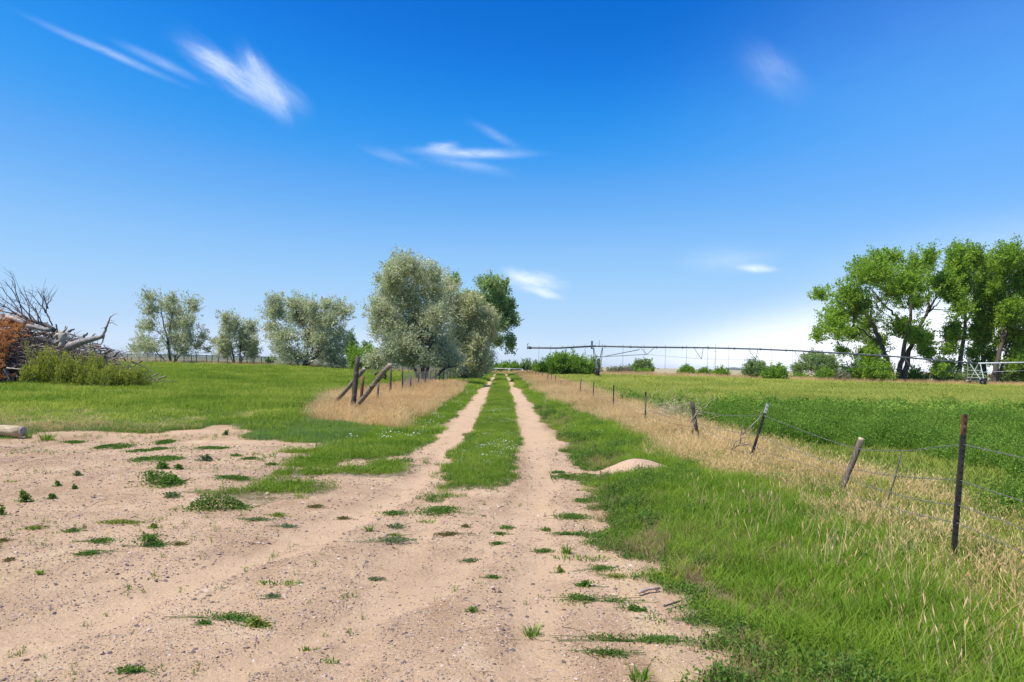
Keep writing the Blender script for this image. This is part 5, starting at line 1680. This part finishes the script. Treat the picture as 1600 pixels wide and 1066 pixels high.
x, y, s = sow([(.3, 2.2, 2.8, 13, 230, .85), (-3.2, -1.3, 11, 22, 60, .9), (-1.2, .5, 7.6, 16, 130, .7)], lambda x, y: (np.abs(dirt_field(x, y) + .02) < .12) & (fbm(x + 31, y, .5) > .36))
scatter('edge_weeds', 'flat creeping weeds along the ragged edges of the wheel tracks', x, y, s, [bushlet(8, .09, .015, .05, .024, 7) for _ in range(3)], M['weedleaf'], tint_of(x, y, .5, .5), 'weeds')


x, y, s = sow([(-26, -6, 13, 19, 40, 1.2)], lambda x, y: (dirt_field(x, y) < -.05) & (fbm(x + 11, y, 1.5) > .42 + .03 * (y - 15)))
scatter('yard_edge_thatch', 'short yellowish dry grass along the back edge of the dirt yard', x, y, s, THATCH, M['dry'], tint_of(x, y, 1.2, .4), 'grass', zscl=np.full(len(x), .9))


# meadow
def k_mead(x, y):
    return (dirt_field(x, y) < -.1) & (dry_field(x, y) < .3) & ((x < -5.3) | (y > 45)) & (x < -4.6 - .03 * y)


x, y, s = sow([(left_edge, -4.6, 15.5, 26, 34, 1.0), (left_edge, -4.6, 26, 45, 18, 1.15), (left_edge, -4.6, 45, 70, 8, 1.7), (left_edge, -4.6, 70, 98, 4.5, 2.4)], k_mead)
tt = np.clip(.5 + .9 * (fbm(x * .5, y, 7) - .5) + 1.1 * (fbm(x + 90, y, 2.2) - .5) + rng.normal(0, .14, len(x)), 0, 1)
tt = np.clip(tt + .35 * smooth(19, 16, y) * smooth(-6, -10, x), 0, 1)
scatter('meadow_grass', 'bright green grass of the left meadow', x, y, s, GRASS_FAR, M['meadow'], tt, 'grass', zscl=np.interp(y, [15, 18, 24, 60, 98], [.35, .7, .95, .75, .5]) * (.45 + 1.1 * fbm(x, y, 1.5)))


# right field: lush leafy growth nearest, then ripening grass
def lush_far_edge(x):
    return 26 + 15 * (fbm(x, x * 0 + 3, 7) - .5) - .15 * (x - 5)


def k_crop(x, y):
    lo = 4.75 + drift(y) + np.interp(y, [0, 7, 9, 12, 15, 20], [.1, .3, 2.4, 2.6, .5, .2]) + (fbm(x, y, 2.) - .5) * 1.2
    return (x > lo) & (y < lush_far_edge(x) + rng.normal(0, 4.2, len(x))) & (fbm(x + 40, y, 2.4) > .27 + .16 * smooth(14, 26, y))


x, y, s = sow([(4.2, right_edge, 4, 14, 44, 1.0), (4.2, right_edge, 14, 22, 30, 1.1)], k_crop)
scatter('crop', 'lush dark green leafy growth at the near side of the right field', x, y, s, LUSH + [GRASS_FAR[0], GRASS_TALL[0]], M['crop'], np.clip(.5 * tint_of(x, y, 3.5, .42, .9) + .5 * tint_of(x + 60, y, .9, .45, 1.1), 0, 1), 'crop', zscl=.6 + .9 * fbm(x, y, 1.3))
x, y, s = sow([(4.2, right_edge, 22, 40, 16, 1.2)], k_crop)
scatter('far_crop', 'lush dark green growth further out in the right field', x, y, s, LUSH_FAR, M['crop'], tint_of(x, y, 3, .5, .8), 'crop')


def k_ripe(x, y):
    lim = lush_far_edge(x)
    near_gap = (x > 4.4 + drift(y)) & (y < 22)
    return np.where(near_gap, rng.random(len(x)) < .75, (x > 4.6 + drift(y)) & (rng.random(len(x)) < smooth(-11, 5, y - lim) + .16))


x, y, s = sow([(4.2, lambda q: np.minimum(right_edge(q), 9.5), 3.5, 16, 40, .9), (4.2, right_edge, 16, 30, 22, 1.1), (4.2, right_edge, 30, 50, 13, 1.3), (4.0, right_edge, 50, 75, 6.5, 1.9), (3.5, right_edge, 75, 100, 4., 2.6)], k_ripe)
tt = np.clip(tint_of(x, y, 5, .5, .7) - .45 * smooth(20, 12, y), 0, 1)
scatter('field_grass', 'yellow-green ripening grass across the right field', x, y, s, GRASS_FAR, M['ripe'], tt, 'grass', zscl=np.interp(y, [3, 12, 30, 60, 100], [.9, .8, 1.0, .7, .45]))


# dry grass along both fences and the far field edges
def k_dry(x, y):
    q = dry_field(x, y)
    return (dirt_field(x, y) < -.15) & (rng.random(len(x)) < smooth(-.35, .35, q) * (.5 + .8 * fbm(x, y, 1.2)))


x, y, s = sow([(1.9, 5.6, 2.6, 9, 42, .85), (1.9, 5.2, 9, 24, 80, .85), (-9, -2.2, 15.5, 30, 70, .85), (lambda q: 1.5 + drift(q), lambda q: 5 + drift(q), 24, 40, 50, .9)], k_dry)
zsc = np.interp(y, [3, 5, 8, 10, 16, 30], [.62, .56, .6, .62, .72, .85]) * np.where(x < -2, 1.12, 1.) * (.7 + .55 * fbm(x, y, 1.3))
scatter('dry_grass', 'tall dry tan grass with seed heads along the fences', x, y, s, DRY_TALL, M['dry'], tint_of(x, y, 1.3, .5), 'grass', zscl=zsc, tilt=.2)
x, y, s = sow([(lambda q: 1.5 + drift(q), lambda q: 5 + drift(q), 40, 112, 16, 1.1), (lambda q: -6.5 + drift(q), lambda q: -2.5 + drift(q), 30, 48, 22, 1.0)], k_dry)
x2, y2, s2 = sow([(3, 85, 99, 106, 4.5, 1.5), (-90, -8, 92, 99, 4.5, 1.3), (-10, 6, 112, 118, 8, 1.3)], lambda x, y: fbm(x, y, 5) > .3)
x, y, s = np.concatenate([x, x2]), np.concatenate([y, y2]), np.concatenate([s, s2])
scatter('far_dry_grass', 'dry tan grass along the far field edges and distant fence', x, y, s, DRY_FAR, M['dry'], tint_of(x, y, 4, .5), 'grass')

# little seedlings, flowers and gravel
x, y, s = sow([(-9, .9, 3, 14, 17, .42), (-14, -2, 9, 16, 16, .5)], lambda x, y: (dirt_field(x, y) > .02) & (fbm(x, y, 1.) > .48) & ((x < -1.9) | (rng.random(len(x)) < .35)))
scatter('seedlings', 'tiny green seedlings dotted over the bare dirt', x, y, s, [bushlet(5, .05, .03, .07, .03, 5) for _ in range(3)], M['verge'], rng.random(len(x)) * .6, 'seedlings')
x, y, s = sow([(-.95, .25, 10.5, 14, 13, .8), (-.95, .25, 14, 24, 5, .9), (-3.6, -1.75, 14, 40, 4, 1.1), (-4.5, -1.9, 9, 13, 4, .9), (1.3, 2.6, 15, 30, 3, 1.0), (1.3, 4.2, 3.4, 10, 1.2, .6)], lambda x, y: (dirt_field(x, y) < -.05) & (fbm(x + 9, y, .9) > np.where((y > 10.5) & (y < 12.6) & (x > -1) & (x < .3), .35, .5)))
scatter('white_flowers', 'small white flowers dotted through the lane grass', x, y, s, PETALS, M['petal'], rng.random(len(x)), 'flowers', lift=.03)
x, y, s = sow([(lambda q: -.9 * q - 1, 1.4, 2.4, 4.5, 1700, .006), (lambda q: -.9 * q - 1, 1.4, 4.5, 7, 850, .0078), (lambda q: -.85 * q, 1.4, 7, 13, 300, .0105)], lambda x, y: (dirt_field(x, y) > -.1) & (rng.random(len(x)) > .75 * track_field(x, y)) & (rng.random(len(x)) < .35 + 1.1 * fbm(x, y, .9)))
big = rng.random(len(x)) < .03
scatter('gravel', 'fine pink and grey gravel over the bare dirt', x, y, s * np.where(big, 2.4, 1.), ROCKS, M['pebble'], np.clip(rng.normal(.42, .30, len(x)), 0, 1), 'gravel', flat=False, lift=.001, tilt=.3)

x, y, s = sow([(lambda q: -.9 * q - 1, 1.4, 2.6, 10, 14, .016), (lambda q: -.85 * q, 1.2, 10, 15, 5, .024)], lambda x, y: (dirt_field(x, y) > 0) & (fbm(x + 3, y + 77, 1.4) > .42) & (rng.random(len(x)) > .8 * track_field(x, y)))
scatter('stones', 'darker stones and clods lying on the dirt', x, y, s, ROCKS, M['pebble'], np.clip(rng.normal(.16, .16, len(x)), 0, 1), 'stones', tilt=.3)
STRAW = []
for _ in range(3):
    mb = MB()
    for k in range(3):
        a = rng.uniform(0, 2 * math.pi)
        c = np.array((rng.normal(0, .05), rng.normal(0, .05), .006))
        dv = np.array((math.cos(a), math.sin(a), rng.uniform(-.05, .12))) * rng.uniform(.02, .06)
        mb.tube(wander(c - dv, c + dv, 4, .1), .0014, 3, rng.random(), cap=False)
    STRAW.append(mb)
x, y, s = sow([(lambda q: -.9 * q - 1, 1.8, 2.6, 9, 16, 1.)], lambda x, y: (dirt_field(x, y) > -.15) & (fbm(x + 33, y + 7, 1.1) > np.where(dirt_field(x, y) < .4, .4, .55)))
scatter('dead_straw', 'bits of dead straw and stems lying on the dirt', x, y, s, STRAW, M['thatch'], rng.random(len(x)), 'straw', tilt=.05)

# ------------------------------------------------------------------ the air itself
hz = bpy.data.materials.new('haze')
hz.use_nodes = True
hz.node_tree.nodes.clear()
t = NT(hz.node_tree)
pv_ = t.node('ShaderNodeVolumePrincipled')
pv_.inputs['Color'].default_value = (.90, .94, 1., 1)
pv_.inputs['Density'].default_value = .00006
pv_.inputs['Anisotropy'].default_value = .2
t.l.new(pv_.outputs[0], t.node('ShaderNodeOutputMaterial').inputs['Volume'])
MB().bar((0, -400, 14), (0, 10000, 14), 17000, 38).build('haze', hz, None, (0, 0, 0), False)
tag(bpy.data.objects['haze'], 'thin summer haze in the air over the plain', kind='stuff')
